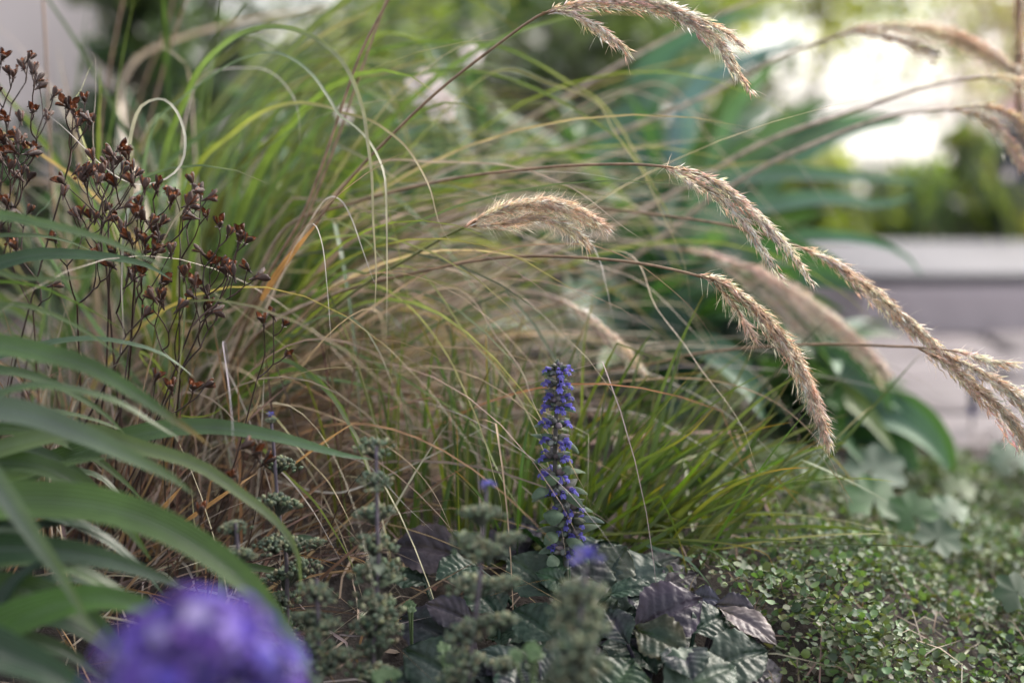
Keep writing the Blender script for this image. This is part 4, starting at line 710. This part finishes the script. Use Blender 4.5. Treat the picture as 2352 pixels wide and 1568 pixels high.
rosette('dull blue green bugleweed rosette at the bottom between the whorled grey stems', [
    ((1085, 1428), (976, 1384), 62, .88, .885, FA, mv, dP, .1), ((1065, 1475), (915, 1418), 96, .88, .90, FA, (.03, .045, .045), dP, .1), ((1065, 1570), (925, 1488), 105, .84, .86, FA, (.05, .07, .06), dG, .1), ((1275, 1465), (1178, 1398), 84, .86, .88, FA, dG, dG, .08),
    ((1272, 1455), (1248, 1383), 38, .87, .875, FA, tn, mv, .05), ((1205, 1545), (1098, 1492), 64, .85, .86, UPN, (.05, .07, .07), dG, .1), ((1150, 1420), (1080, 1350), 80, .89, .92, UPN, dG, dG, .1), ((1250, 1560), (1330, 1500), 90, .84, .86, UPN, dG, dP, .1),
    ((1000, 1580), (880, 1560), 90, .84, .85, UPN, dG, dP, .1), ((1180, 1600), (1190, 1530), 80, .82, .84, UPN, dP, dG, .1), ((980, 1340), (900, 1320), 70, .93, .94, UPN, dG, dG, .1)], at(1130, 1480, .86), 3)

# flower spike
SPX = lambda zx, zy: (1148.5 + zx * .34, 808.5 + zy * .34)
stemP = pxpath([SPX(455, 1600), SPX(445, 1450), SPX(448, 1300), SPX(468, 1150), SPX(438, 1000), SPX(378, 850), SPX(372, 700), SPX(375, 560), SPX(380, 420), SPX(390, 250), SPX(388, 100)], .915, .905, 60, [ac])
b = MB(); tube(b, stemP, .0021, .0013, (.10, .12, .07), (.13, .11, .12), 8); b.build('flower_stem', M['fuzzy'], ajuga, ajuga)
def blue_flower(seed):
    r = np.random.default_rng(seed); b = MB(); BL = np.array([.16, .145, .52]) * r.uniform(.6, 1.25); LT = np.array([.34, .30, .72])
    P = spline([(0, 0, 0), (0, .1, .55), (0, .05, 1.0)], 7); a = np.linspace(0, 6.283, 9)
    tube(b, P, .12, .24, LT, BL, 8)
    for ang, L, W in ((-.75, .62, .36), (.75, .62, .36), (-.22, .95, .42), (.22, .95, .42)):     # lower lip: two side lobes, split middle lobe
        q = np.linspace(0, 1, 7)[:, None]; d = np.array([math.sin(ang), 0, 0]) ; P = np.hstack([math.sin(ang) * L * q, -.12 - L * .55 * q ** 1.4 * math.cos(ang), 1.0 + L * .75 * q * math.cos(ang) - .35 * q ** 2])
        ribbons(b, P, W, BL, BL * r.uniform(.8, 1.3), N0=(0, 1, .5), fold=.2, m=5, prof='ova')
    q = np.linspace(0, 1, 5)[:, None]; ribbons(b, np.hstack([0 * q, .1 + .1 * q, 1 + .2 * q]), .22, LT, BL, N0=(0, 1, 0), m=3, prof='ova')
    me = b.mesh('flower'); me.materials.append(M['petal']); return me
BF = [blue_flower(500 + i) for i in range(4)]
BUD = []
for k in range(5):
    u = k / 4; rr = [.0, .75, 1, .7, .12][k]
    BUD += [[rr * .5 * math.cos(q * 1.0472), rr * .5 * math.sin(q * 1.0472), u] for q in range(6)]
BUD = np.array(BUD); BUDF = [[k * 6 + q, k * 6 + (q + 1) % 6, k * 6 + 6 + (q + 1) % 6, k * 6 + 6 + q] for k in range(4) for q in range(6)]
def spread_dirs(n, e0, e1, r): 
    a = r.uniform(0, 6.283) + np.arange(n) * 2.39996 + r.normal(0, .2, n); e = np.radians(r.uniform(e0, e1, n)); return np.stack([np.cos(a) * np.cos(e), np.sin(a) * np.cos(e), np.sin(e)], -1)
r = np.random.default_rng(91)
zyL = [70, 140, 210, 290, 375, 470, 590, 700, 825, 925, 1040, 1140, 1225, 1330]
for i, zy in enumerate(zyL):
    v = SPX(0, zy)[1]; pv_ = np.array([784 - (q - CAMP).dot(UPV) / (q - CAMP).dot(FWD) * FPX for q in stemP]); j = int(np.argmin(np.abs(pv_ - v) + (np.arange(60) < 3) * 999)); c = stemP[j]
    rad = (.0074 + .0003 * min(i, 8)) if 0 < i else .0045
    if i in (9, 10, 11): rad = .0115
    b = MB(); n = 20 if i else 11; D = spread_dirs(n, -15, 38 if i else 85, r); X, Y = frames(D, r=r)
    L = rad * r.uniform(.6, 1.0, n); inst(b, BUD, BUDF, c + D * rad * .15, X, Y, D, np.stack([L * .55, L * .55, L], 1), pick([(.16, .165, .155), (.20, .19, .20), (.11, .13, .10), (.26, .23, .22)], n, .2, r))
    k = r.integers(0, n, 60); hd = norm(D[k] + r.normal(0, .5, (60, 3))); p0 = c + D[k] * rad * .7; ribbons(b, np.stack([p0, p0 + hd * .001, p0 + hd * .0021], 1), .00013, (.4, .38, .38), (.45, .42, .42), prof='hair', m=2)
    wh = b.build('whorl', M['fuzzy'], ajuga, ajuga)
    if i == 0: continue
    for s, D in enumerate(spread_dirs(5 if i < 9 else 6, -5, 25, r)):
        if s < 2: D = norm(np.array([(-1, 1)[s] * r.uniform(.6, 1), -r.uniform(.3, .8), r.uniform(-.05, .3)]))
        if s == 2: D = norm(np.array([r.normal(0, .35), -1, r.uniform(-.1, .2)]))
        o = bpy.data.objects.new('flower', BF[int(r.integers(0, 4))]); COL.objects.link(o); o.parent = wh; o.location = tuple(c + D * rad * .45 - np.array(ajuga.location))
        o.rotation_euler = Vector(D).to_track_quat('Z', 'Y').to_euler(); o.scale = (r.uniform(.0046, .0062),) * 3
    for s in range(2 if i % 3 == 0 or i > 10 else 1):
        s = (s + i) % 2; a = r.uniform(-.4, .4) + (math.pi if s else 0) - r.uniform(0, .7) * (1 if not s else -1); big = .010 + .0009 * i
        P = arch_path(c, a, R(r.uniform(0, 25)), big * r.uniform(.8, 1.25), R(r.uniform(20, 70)), 10, r=r); b = MB(); cc = pick([(.075, .11, .07), (.10, .13, .09), (.06, .09, .07)], 1, .15, r)[0]
        ribbons(b, P, big * .42, cc, cc * 1.1, N0=(0, -.35, .9), fold=-.35, m=5, prof='lance'); b.build('bract', M['fuzzy'], wh, ajuga)
for zx, zy, zx2, zy2, wz in [(330, 930, 215, 985, 70), (430, 960, 560, 1050, 70), (360, 1060, 360, 1170, 140), (390, 1230, 300, 1300, 90), (450, 1260, 590, 1370, 80), (400, 1400, 320, 1440, 90), (420, 780, 480, 820, 60), (350, 830, 350, 900, 110)]:
    A, Bq = at(*SPX(zx, zy), .902), at(*SPX(zx2, zy2), .893); b = MB(); P = spline([A, (A + Bq) / 2 + np.array([0, -.002, .002]), Bq], 10); cc = pick([(.075, .12, .07), (.10, .14, .09)], 1, .1, r)[0]
    ribbons(b, P, wz * .34 / FPX * .9, cc, cc, N0=(0, -.8, .5), fold=-.3, m=5, prof='ova'); b.build('bract', M['fuzzy'], ajuga, ajuga)

# ------------------------------------------------------------------ grey green whorled stems in front
def umbel_mesh(seed, n=95):
    r = np.random.default_rng(seed); b = MB(); D = spread_dirs(n, 8, 88, r); D[:, 2] *= .75; L = r.uniform(.16, .30, n); tipp = D * np.array([1, 1, .72]) * r.uniform(.6, 1.05, (n, 1)) + np.array([0, 0, -.1])
    X, Y = frames(D, r=r); inst(b, BUD, BUDF, tipp, X, Y, norm(D + np.array([0, 0, .4])), np.stack([L * .95, L * .95, L * 1.15], 1), pick([(.165, .21, .145), (.20, .24, .16), (.13, .17, .12), (.27, .27, .17)], n, .15, r))
    for i in range(n):
        if i % 2 == 0: tube(b, spline([(0, 0, -.6), tipp[i] * np.array([.45, .45, .3]) + np.array([0, 0, -.25]), tipp[i]], 5), .03, .03, (.10, .11, .085), k=4)
    me = b.mesh('whorl'); me.materials.append(M['fuzzy']); return me
UM = [umbel_mesh(600 + i) for i in range(5)]
def whorl_stem(label, pts, d, whorls, seed, flower=None, leaves=4, top=None):
    d = .9 - (.9 - d) * .9; r = np.random.default_rng(seed); e = at(*pts[-1], d); base = np.array([e[0] + r.normal(0, .01), e[1] + .01, 0]); base[2] = float(H(base[0], base[1]))
    t = thing('whorled_herb', base, label, 'plant', 'grey green whorled herb stems in the foreground'); low = [base] if e[2] > base[2] + .02 else []
    P = spline([at(u, v, d) for u, v in pts] + low, 40)[::-1]
    b = MB(); tube(b, P, .0016, .0009, (.13, .11, .11), (.16, .13, .17), 7); b.build('stem', M['fuzzy'], t, t)
    for (u, v, wz) in whorls:
        c = at(u, v, d + r.normal(0, .006)); o = bpy.data.objects.new('whorl', UM[int(r.integers(0, 5))]); COL.objects.link(o); o.parent = t
        s = wz / 2 / FPX * d * 1.12; o.location = tuple(c - base); o.scale = (s, s, s * .85); o.rotation_euler = (r.normal(0, .15), r.normal(0, .15), r.uniform(0, 6.28))
    for i in range(leaves):
        c = P[int(r.integers(4, 26))]; Pa = arch_path(c, r.uniform(0, 6.28), R(r.uniform(10, 50)), r.uniform(.014, .024), R(50), 9, r=r); b = MB(); cc = pick([(.11, .15, .10), (.14, .17, .125)], 1, .1, r)[0]
        ribbons(b, Pa, r.uniform(.006, .009), cc, cc * 1.1, fold=.3, m=5, prof='ova'); b.build('leaf', M['fuzzy'], t, t)
    if flower:
        u, v, wz = flower; c = at(u, v, d); s = wz / 2 / FPX * d; b = MB(); n = 15; D = spread_dirs(n, -10, 60, r); X, Y = frames(D, r=r)
        P2 = np.stack([c + D * s * q + np.array([0, 0, -.2]) * s * q * q for q in (0, .5, 1)], 1); ribbons(b, P2, s * .38, pick([(.08, .075, .33), (.14, .12, .42), (.10, .11, .14)], n, .25, r), (.14, .12, .42), prof='ova', m=3)
        b.build('flower', M['petal'], t, t)
z7 = lambda L: [(514.5 + x * .426, 900.4 + y * .426, w_ * .426) for x, y, w_ in L]
whorl_stem('tallest whorled herb stem, left of the others, with a small dark blue bud on top', Z7((250, 120), (268, 300), (282, 500), (300, 680), (335, 900), (340, 1250), (345, 1500)), .855, z7([(255, 155, 60), (290, 400, 190), (298, 610, 200), (270, 830, 170), (360, 830, 170), (490, 820, 110), (330, 1010, 210), (420, 960, 180), (300, 1140, 180), (350, 1260, 200), (320, 1400, 200)]), 101, z7([(252, 118, 52)])[0])
whorl_stem('whorled herb stem of many stacked tufts left of the purple oval leaf', Z7((820, 290), (822, 480), (825, 660), (832, 900), (820, 1150), (808, 1568)), .79, z7([(810, 310, 185), (815, 490, 165), (810, 665, 195), (812, 830, 205), (825, 985, 250), (900, 1000, 130), (820, 1170, 250), (800, 1280, 235), (812, 1390, 210), (800, 1520, 220), (880, 1280, 150)]), 102)
whorl_stem('whorled herb stem with a small violet flower on top in front of the purple leaves', Z7((1420, 520), (1405, 650), (1390, 830), (1375, 1050), (1345, 1300), (1320, 1568)), .745, z7([(1390, 670, 215), (1350, 850, 240), (1540, 800, 150), (1345, 1060, 260), (1530, 1040, 165), (1325, 1300, 240), (1500, 1240, 180), (1300, 1460, 220), (1510, 1480, 180), (1420, 870, 180), (1260, 1540, 180)]), 103, z7([(1422, 500, 105)])[0])
whorl_stem('nearest whorled herb column, strongly blurred, topped by a violet flower before the spike', [(1345, 1300), (1340, 1360), (1330, 1440), (1320, 1568)], .655, [(1335, 1365, 105), (1325, 1410, 112), (1330, 1450, 120), (1318, 1495, 122), (1325, 1540, 125), (1310, 1580, 130)], 104, (1346, 1284, 92), 2)
whorl_stem('low whorled herb tufts beside the tip of the wide green strap leaf', Z7((60, 700), (80, 900), (100, 1200), (110, 1400)), .80, z7([(50, 740, 150), (85, 890, 180), (60, 1000, 150), (130, 1080, 150), (150, 1250, 170)]), 105)
whorl_stem('lowest whorled herb tufts between the tallest stem and the many tufted stem', Z7((500, 1000), (505, 1150), (510, 1300), (520, 1568)), .77, z7([(500, 1090, 180), (470, 1230, 190), (540, 1280, 170), (480, 1390, 210), (560, 1480, 190), (430, 1530, 190), (640, 1420, 150)]), 106)

# feathery pale green seedlings
def lobed(b, c, X, Y, N_, s, col, r, lobes=5):
    for i in range(lobes):
        a = (i - (lobes - 1) / 2) * .62; d = X * math.sin(a) + Y * math.cos(a); q = np.linspace(0, 1, 7)[:, None]
        P = c + d * s * q * (1 - .12 * abs(i - (lobes - 1) / 2)) + N_ * s * (.25 * q - .3 * q ** 2); ribbons(b, P, s * .55, col, np.asarray(col) * 1.15, N0=N_, fold=.2, m=3, prof='strap')
for (u, v, d, s, lab) in [(945, 1385, .87, 38, 'small pale green lobed seedling left of the small purple leaf'), (1045, 1530, .80, 60, 'pale green feathery seedling leaves at the bottom edge'), (1220, 1505, .74, 70, 'blurred pale green lobed leaf at the bottom beside the nearest column'), (890, 1545, .76, 60, 'pale green jagged seedling at the bottom left of the rosette')]:
    r = np.random.default_rng(int(u)); c = at(u, v, d); g = float(H(c[0], c[1])); c[2] = max(c[2], g + .02); t = thing('seedling', (c[0], c[1], g), lab, 'plant', 'pale green seedlings')
    for k in range(4):
        b = MB(); a = r.uniform(-1.2, 1.2); q = c + np.array([r.normal(0, .3), r.normal(0, .3), r.normal(0, .25)]) * s / FPX * d * 1.2; Nn = norm(np.array([r.normal(0, .3), -.7, .7])); Y = norm(np.array([math.sin(a), .3, math.cos(a)])); X = norm(np.cross(Y, Nn)); Y = np.cross(Nn, X)
        lobed(b, q, X, Y, Nn, s / FPX * d * .42, (.10, .17, .065), r); tube(b, spline([(c[0], c[1], g), (c + q) / 2 - np.array([0, 0, .01]), q], 6), .0008, .0006, (.12, .18, .07), k=5); b.build('leaf', M['cover'], t, t)

# ------------------------------------------------------------------ ground cover and scalloped leaves on the right
r = np.random.default_rng(121); N = 150000
x = r.uniform(.10, .95, N); y = r.uniform(.70, 1.62, N); u_ = 1176 + FPX * x / y
lim = .165 - .03 * smooth(.85, 1.05, y) + .02 * np.sin(19 * y); keep = (x > lim + .03 * r.normal(0, 1, N)) & (x < .62 * y + .1) & (y < 1.62 - .25 * smooth(.4, .6, x)) & ~((np.abs(x - .30) < .06) & (y > 1.34))
x, y = x[keep], y[keep]
md = .5 + .5 * np.sin(x * 23 + 1.5 * np.sin(y * 15)) * np.sin(y * 19 + 2 * np.sin(x * 11)); keep = r.random(len(x)) < .25 + .75 * md; x, y, md = x[keep], y[keep], md[keep]; n = len(x)
far = smooth(1.25, 1.75, y)
z = H(x, y) + (.006 + .034 * md) * r.random(n) ** .5 + .012 * far
D = norm(np.stack([r.normal(0, 1, n), r.normal(0, 1, n), r.uniform(-.1, .9, n)], -1)); X, Y = frames(D, roll=r.normal(0, .6, n)); s = r.uniform(.0026, .0070, n) * (1 + .2 * far)
RL = []
for k in range(8): a = k * .7854; RL.append([.5 * math.sin(a), .07 * (math.cos(2 * a) - 1), .5 - .52 * math.cos(a)])
RLF = [[0, 1, 7], [1, 2, 7], [2, 6, 7], [2, 3, 6], [3, 5, 6], [3, 4, 5]]
b = MB(); inst(b, RL, RLF, np.stack([x, y, z], -1), X, Y, D, np.stack([s * r.uniform(.7, 1.05, n), s * r.uniform(.3, 2.5, n), s], 1), pick([(.092, .145, .072), (.11, .17, .085), (.13, .19, .08), (.08, .125, .07), (.155, .215, .09), (.165, .205, .07), (.14, .15, .09)], n, .22, r))
k = r.choice(n, 2600, replace=False); P0 = np.stack([x[k], y[k], H(x[k], y[k])], -1); off = np.stack([r.normal(0, .02, 2600), r.normal(0, .02, 2600), 0 * k], -1); P2 = np.stack([x[k], y[k], z[k]], -1)
ribbons(b, np.stack([P0 + off, P0 * .5 + P2 * .5 + off * .4 + np.array([0, 0, .008]), P2], 1), .0012, pick([(.22, .14, .10), (.14, .10, .06)], 2600, .2, r), (.2, .16, .08), prof='hair', m=2)
tag(b.build('ground_cover', M['cover']), 'carpet of small round grey green leaves covering the soil at the lower right', 'ground cover', kind='stuff')
b = MB(); N = 5200; x = r.uniform(-.5, .9, N); y = r.uniform(.70, 1.7, N); D = norm(np.stack([r.normal(0, 1, N), r.normal(0, 1, N), r.normal(0, .18, N)], -1)); X, Y = frames(D, roll=r.normal(0, .5, N)); s = r.uniform(.004, .016, N)
inst(b, LV, LF, np.stack([x, y, H(x, y) + .003 + .006 * r.random(N)], -1), X, Y, D, np.stack([s * .4, s * .5, s], 1), pick([(.07, .045, .035), (.12, .08, .055), (.20, .15, .11), (.04, .03, .028), (.10, .055, .035)], N, .25, r))
N = 420; x = r.uniform(-.3, .6, N); y = r.uniform(.76, 1.4, N); a = r.uniform(0, 6.283, N); l = r.uniform(.02, .08, N)[:, None]; p = np.stack([x, y, H(x, y) + .006], -1); dd = np.stack([np.cos(a), np.sin(a), r.normal(0, .08, N)], -1)
P = np.stack([p, p + dd * l * .5 + np.array([0, 0, .004]), p + dd * l], 1); P[:, :, 2] = np.maximum(P[:, :, 2], H(P[:, :, 0], P[:, :, 1]) + .003); ribbons(b, P, r.uniform(.0008, .002, N), pick(TAN + RS, N, .2, r), (.3, .22, .15), m=3)
tag(b.build('leaf_litter', M['straw']), 'brown leaf litter and broken straw on the dark soil', 'litter', kind='stuff')
def scallop(b, c, X, Y, N_, s, col, r):
    n, m = 9, 57; q = np.linspace(0, 1, n)[:, None]; a = np.linspace(.25, 6.03, m)[None]; lob = 1 + .13 * np.cos(a * 7) + .025 * np.cos(a * 35)
    rr = s * q * (1 + (lob - 1) * q); V = c + X * (rr * np.sin(a))[..., None] - Y * (rr * np.cos(a))[..., None] + N_ * (s * (.03 * q ** 2 * np.cos(a * 7 + 3.14) + .10 * q * q * np.sin(a * 2 + 1)))[..., None]
    sh = .82 + .05 * np.cos(a * 7) * q; b.add(V.reshape(-1, 3), grid_faces(n, m), (np.asarray(col) * sh[..., None]).reshape(-1, 3))
sc = thing('scalloped_leaf_plant', np.append(at(2050, 1260, 1.22)[:2], -.095), 'plant with broad pale green scalloped leaves above the small ground cover', 'plant')
for (u, v, d, wpx, nx, nz, col) in [(2005, 1128, 1.30, 165, .0, .9, (.11, .17, .14)), (2005, 1225, 1.17, 150, .1, .75, (.10, .19, .09)), (2090, 1270, 1.16, 130, -.2, .7, (.11, .20, .10)), (2180, 1245, 1.2, 110, .2, .8, (.12, .19, .13)), (2150, 1330, 1.12, 120, 0, .8, (.06, .11, .07)), (1880, 1180, 1.26, 90, -.1, .8, (.13, .17, .12)), (2330, 1470, 1.0, 120, 0, .7, (.05, .10, .05)), (2320, 1090, 1.42, 120, 0, .8, (.13, .18, .15)), (2200, 1170, 1.34, 90, .1, .8, (.14, .18, .09))]:
    r = np.random.default_rng(int(u + v)); c = at(u, v, d); Nn = norm(np.array([nx, -.55, nz])); X = norm(np.cross((0, 1, .2), Nn)); Y = np.cross(Nn, X); c[2] = max(c[2], float(H(c[0], c[1])) + .02) + .016; wpx *= .86; col = np.array(col) * np.array([.8, .92, .7])
    a = r.uniform(-.8, .8); X, Y = X * math.cos(a) + Y * math.sin(a), Y * math.cos(a) - X * math.sin(a)
    b = MB(); scallop(b, c, X, Y, Nn, wpx / 2 / FPX * d, col, r); g = np.array([c[0] * .6 + sc.location[0] * .4, c[1] * .6 + sc.location[1] * .4 + .01, -.09]); tube(b, spline([g, (g + c) / 2 + np.array([0, .006, 0]), c], 8), .0012, .001, (.12, .15, .07)); b.build('leaf', M['cover'], sc, sc)
for (u, v, d, lab) in [(2230, 1010, 1.75, 'tiny blurred blue flower spike at the edge of the paving')]:
    c = at(u, v, d); g = float(H(c[0], c[1])); c[2] = g + .075; t = thing('small_spike', (c[0], c[1], g), lab, 'plant'); b = MB(); tube(b, np.array([[c[0], c[1], g], [c[0], c[1], g + .04], c]), .0016, .001, (.06, .07, .06)); b.build('stem', M['fuzzy'], t, t)
    b = MB(); r = np.random.default_rng(5); D = spread_dirs(40, -10, 60, r); p = np.array([c[0], c[1], g]) + np.stack([0 * D[:, 0], 0 * D[:, 0], np.linspace(.025, .075, 40)], -1); X, Y = frames(D, r=r); inst(b, BUD, BUDF, p, X, Y, D, .007, pick([(.07, .07, .26), (.09, .10, .12)] if u > 2200 else [(.12, .12, .11)], 40, .2, r)); b.build('whorl', M['fuzzy'], t, t)

# ------------------------------------------------------------------ strap leaves, left foreground
SB = np.array([-.34, .64, 0]); strap = thing('strap_leaf_plant', SB, 'clump of long broad green strap leaves sweeping in from the left edge', 'plant')
SG, SD, SL, SBL = (.055, .095, .036), (.028, .058, .030), (.085, .125, .045), (.085, .115, .085)
for i, (pts, d0, d1, wpx, c0, c1, tp, N0) in enumerate([
    ([(-60, 505), (100, 515), (230, 548), (330, 590), (400, 622)], .68, .70, 46, (.09, .15, .06), (.10, .13, .07), .8, FA),
    ([(-80, 640), (0, 606), (80, 586), (170, 585), (260, 592), (340, 610), (398, 645)], .80, .84, 60, SD, (.07, .12, .06), .7, FA),
    ([(-60, 660), (70, 652), (150, 682), (227, 722), (305, 774)], .73, .76, 30, (.08, .13, .07), SL, .6, (0, -.5, -.8)),
    ([(-60, 630), (60, 640), (150, 640), (250, 628)], .66, .68, 30, SL, SL, .8, FA),
    ([(-60, 850), (60, 800), (200, 778), (302, 790), (378, 815), (446, 866)], .78, .82, 48, SD, (.08, .13, .07), .6, UPN),
    ([(-80, 790), (0, 793), (100, 812), (200, 840), (302, 898), (378, 950), (440, 990), (486, 1027)], .62, .66, 74, SG, (.26, .15, .03), .93, FA),
    ([(-80, 930), (0, 904), (76, 886), (176, 896), (277, 926), (353, 972), (420, 1012)], .64, .67, 46, SG, SL, .8, UPN),
    ([(-80, 935), (0, 940), (76, 954), (176, 992), (302, 1050), (400, 1100), (450, 1140)], .60, .63, 84, SBL, SL, .8, FA),
    ([(180, 990), (302, 1022), (454, 1068), (555, 1135), (630, 1192), (675, 1250), (690, 1310), (686, 1378)], .70, .73, 52, SG, (.17, .21, .10), .5, FA),
    ([(-80, 1150), (0, 1112), (100, 1068), (227, 1025), (353, 990), (479, 980), (630, 1002), (790, 1045), (860, 1055)], .75, .80, 62, SG, (.10, .16, .09), .7, FA),
    ([(-60, 1160), (30, 1150), (126, 1150), (252, 1166), (378, 1210), (479, 1268), (580, 1350), (655, 1450), (740, 1600)], .57, .60, 104, (.068, .118, .035), (.07, .12, .042), .9, FA),
    ([(-80, 1040), (0, 1120), (60, 1205), (126, 1300), (171, 1373), (222, 1462)], .50, .52, 74, SBL, SL, .8, FA),
    ([(-80, 1270), (0, 1260), (100, 1262), (200, 1275), (302, 1302), (432, 1352)], .58, .62, 92, SD, SBL, .7, FA),
    ([(-80, 1500), (0, 1440), (126, 1390), (227, 1372), (330, 1392), (440, 1440)], .53, .56, 122, (.06, .13, .025), SG, .8, FA),
    ([(-80, 1470), (40, 1510), (150, 1560), (260, 1660)], .47, .49, 150, SD, SD, .9, FA),
    ([(40, 1080), (150, 1078), (227, 1094), (282, 1143), (318, 1178)], .80, .83, 46, SD, SL, .8, UPN),
    ([(-60, 1120), (60, 1090), (180, 1060), (260, 1050)], .70, .72, 80, (.09, .16, .03), SG, .8, UPN),
    ([(-60, 1200), (60, 1210), (160, 1200), (260, 1230)], .68, .72, 70, SD, SD, .8, UPN),
    ([(-60, 1330), (60, 1335), (160, 1330), (240, 1350)], .66, .70, 80, (.02, .05, .03), SD, .8, UPN),
    ([(520, 1308), (570, 1302), (650, 1314), (680, 1318)], .86, .87, 22, SG, SL, .6, FA),
    ([(-80, 1010), (20, 985), (110, 1000), (200, 1040), (280, 1100), (330, 1150)], .74, .80, 44, SG, SL, .7, FA), ([(-80, 1330), (10, 1290), (110, 1290), (240, 1340), (340, 1420), (400, 1500)], .62, .66, 70, SG, SL, .8, UPN),
    ([(-80, 1420), (20, 1400), (120, 1410), (220, 1460), (300, 1540)], .66, .7, 80, SD, SG, .8, FA), ([(-80, 860), (0, 850), (90, 868), (170, 905), (240, 950), (300, 1010)], .70, .76, 40, SD, SL, .7, FA), ([(-80, 1210), (0, 1180), (120, 1185), (230, 1230), (320, 1300), (380, 1370)], .68, .74, 60, (.02, .045, .025), SD, .7, UPN),
    ([(-80, 1090), (20, 1060), (120, 1080), (220, 1140), (300, 1220), (350, 1290)], .66, .72, 66, SG, SL, .7, FA), ([(-80, 1380), (20, 1350), (120, 1370), (230, 1440), (320, 1560)], .58, .62, 90, SG, SD, .8, FA), ([(-80, 980), (20, 950), (120, 945), (220, 965), (310, 1000)], .72, .78, 40, SD, SL, .7, UPN),
    ([(-80, 1500), (-10, 1400), (40, 1330), (110, 1290), (200, 1290)], .56, .6, 70, (.02, .045, .025), SD, .8, UPN), ([(-60, 560), (60, 540), (150, 552), (230, 585)], .80, .84, 26, SD, SL, .7, FA),
    ([(-80, 1250), (0, 1230), (90, 1245), (170, 1290), (230, 1350)], .6, .66, 60, SBL, SG, .8, FA), ([(-80, 1060), (10, 1030), (90, 1040), (180, 1090), (250, 1160), (290, 1230)], .72, .78, 50, SD, SL, .7, FA), ([(-60, 1480), (40, 1470), (140, 1490), (240, 1560)], .6, .63, 80, SG, SBL, .8, FA),
    ([(-60, 730), (40, 700), (150, 735), (240, 790), (290, 830)], .70, .74, 24, SL, SL, .8, FA)]):
    d0, d1 = (.9 - (.9 - d0) * .55, .9 - (.9 - d1) * .55)
    p0 = at(*pts[0], d0); root = SB + np.array([rng.normal(0, .03), rng.normal(0, .05), 0]); root[2] = float(H(root[0], root[1])); mid = np.array([min(root[0], p0[0]) - .005, (root[1] + p0[1]) / 2, max(.02, root[2] * .35 + p0[2] * .65)])
    if i == 19: root = at(500, 1400, .86); root[2] = 0; mid = root * .4 + p0 * .6
    P = pxpath(pts, d0, d1, 48, [root, mid]); b = MB()
    ribbons(b, P, wpx / FPX * (d0 + d1) / 2 * 1.12, c0, c1, tp, N0=norm(np.array(N0, float)), fold=.35, m=9, prof='strap'); b.build('leaf', M['strap'], strap, strap)

# ------------------------------------------------------------------ violet flower head, bottom left, out of focus
fc = at(455, 1605, .50); fz = float(H(fc[0], fc[1])); fl = thing('violet_flower', (fc[0], fc[1], fz), 'large violet blue flower head blurred in the bottom left corner', 'flower')
b = MB(); tube(b, spline([(fc[0], fc[1], fz), (fc[0] + .004, fc[1], (fz + fc[2]) / 2), fc], 12), .003, .0025, (.06, .10, .04), k=8); b.build('stem', M['stem'], fl, fl)
r = np.random.default_rng(131); b = MB(); n = 320; D = spread_dirs(n, -25, 88, r); RAD = np.array([.037, .034, .036])
pal = [(.13, .075, .46), (.17, .10, .52), (.09, .06, .40), (.24, .17, .58), (.14, .06, .34)]
for i in range(n):
    c = fc + D[i] * RAD * r.uniform(.82, 1.06); nd = norm(D[i] + r.normal(0, .25, 3)); col = pick(pal, 1, .15, r)[0]
    if r.random() < .09: col = np.array([.40, .34, .60])  # whitish highlights put into the colour of some florets
    elif r.random() < .12: col = col * .45  # shade of the gaps put into the colour of others
    X, Y = frames(nd[None], r=r); X, Y = X[0], Y[0]; s = r.uniform(.0042, .0062)
    PP = np.stack([np.stack([c + (X * math.cos(a) + Y * math.sin(a)) * s * q + nd * s * (.5 * q - .45 * q * q) for q in (.05, .5, 1)]) for a in np.arange(5) * 1.2566])
    ribbons(b, PP, s * .85, col, col * 1.1, N0=nd, m=3, fold=.2, prof='ova')
b.build('florets', M['petal'], fl, fl)
b = MB()
inst(b, BUD, BUDF, fc + D * RAD * .55, *frames(D, r=r), D, np.stack([np.full(n, .006), np.full(n, .006), np.full(n, .014)], 1), pick([(.05, .07, .05), (.08, .06, .12)], n, .2, r)); b.build('calyces', M['fuzzy'], fl, fl)
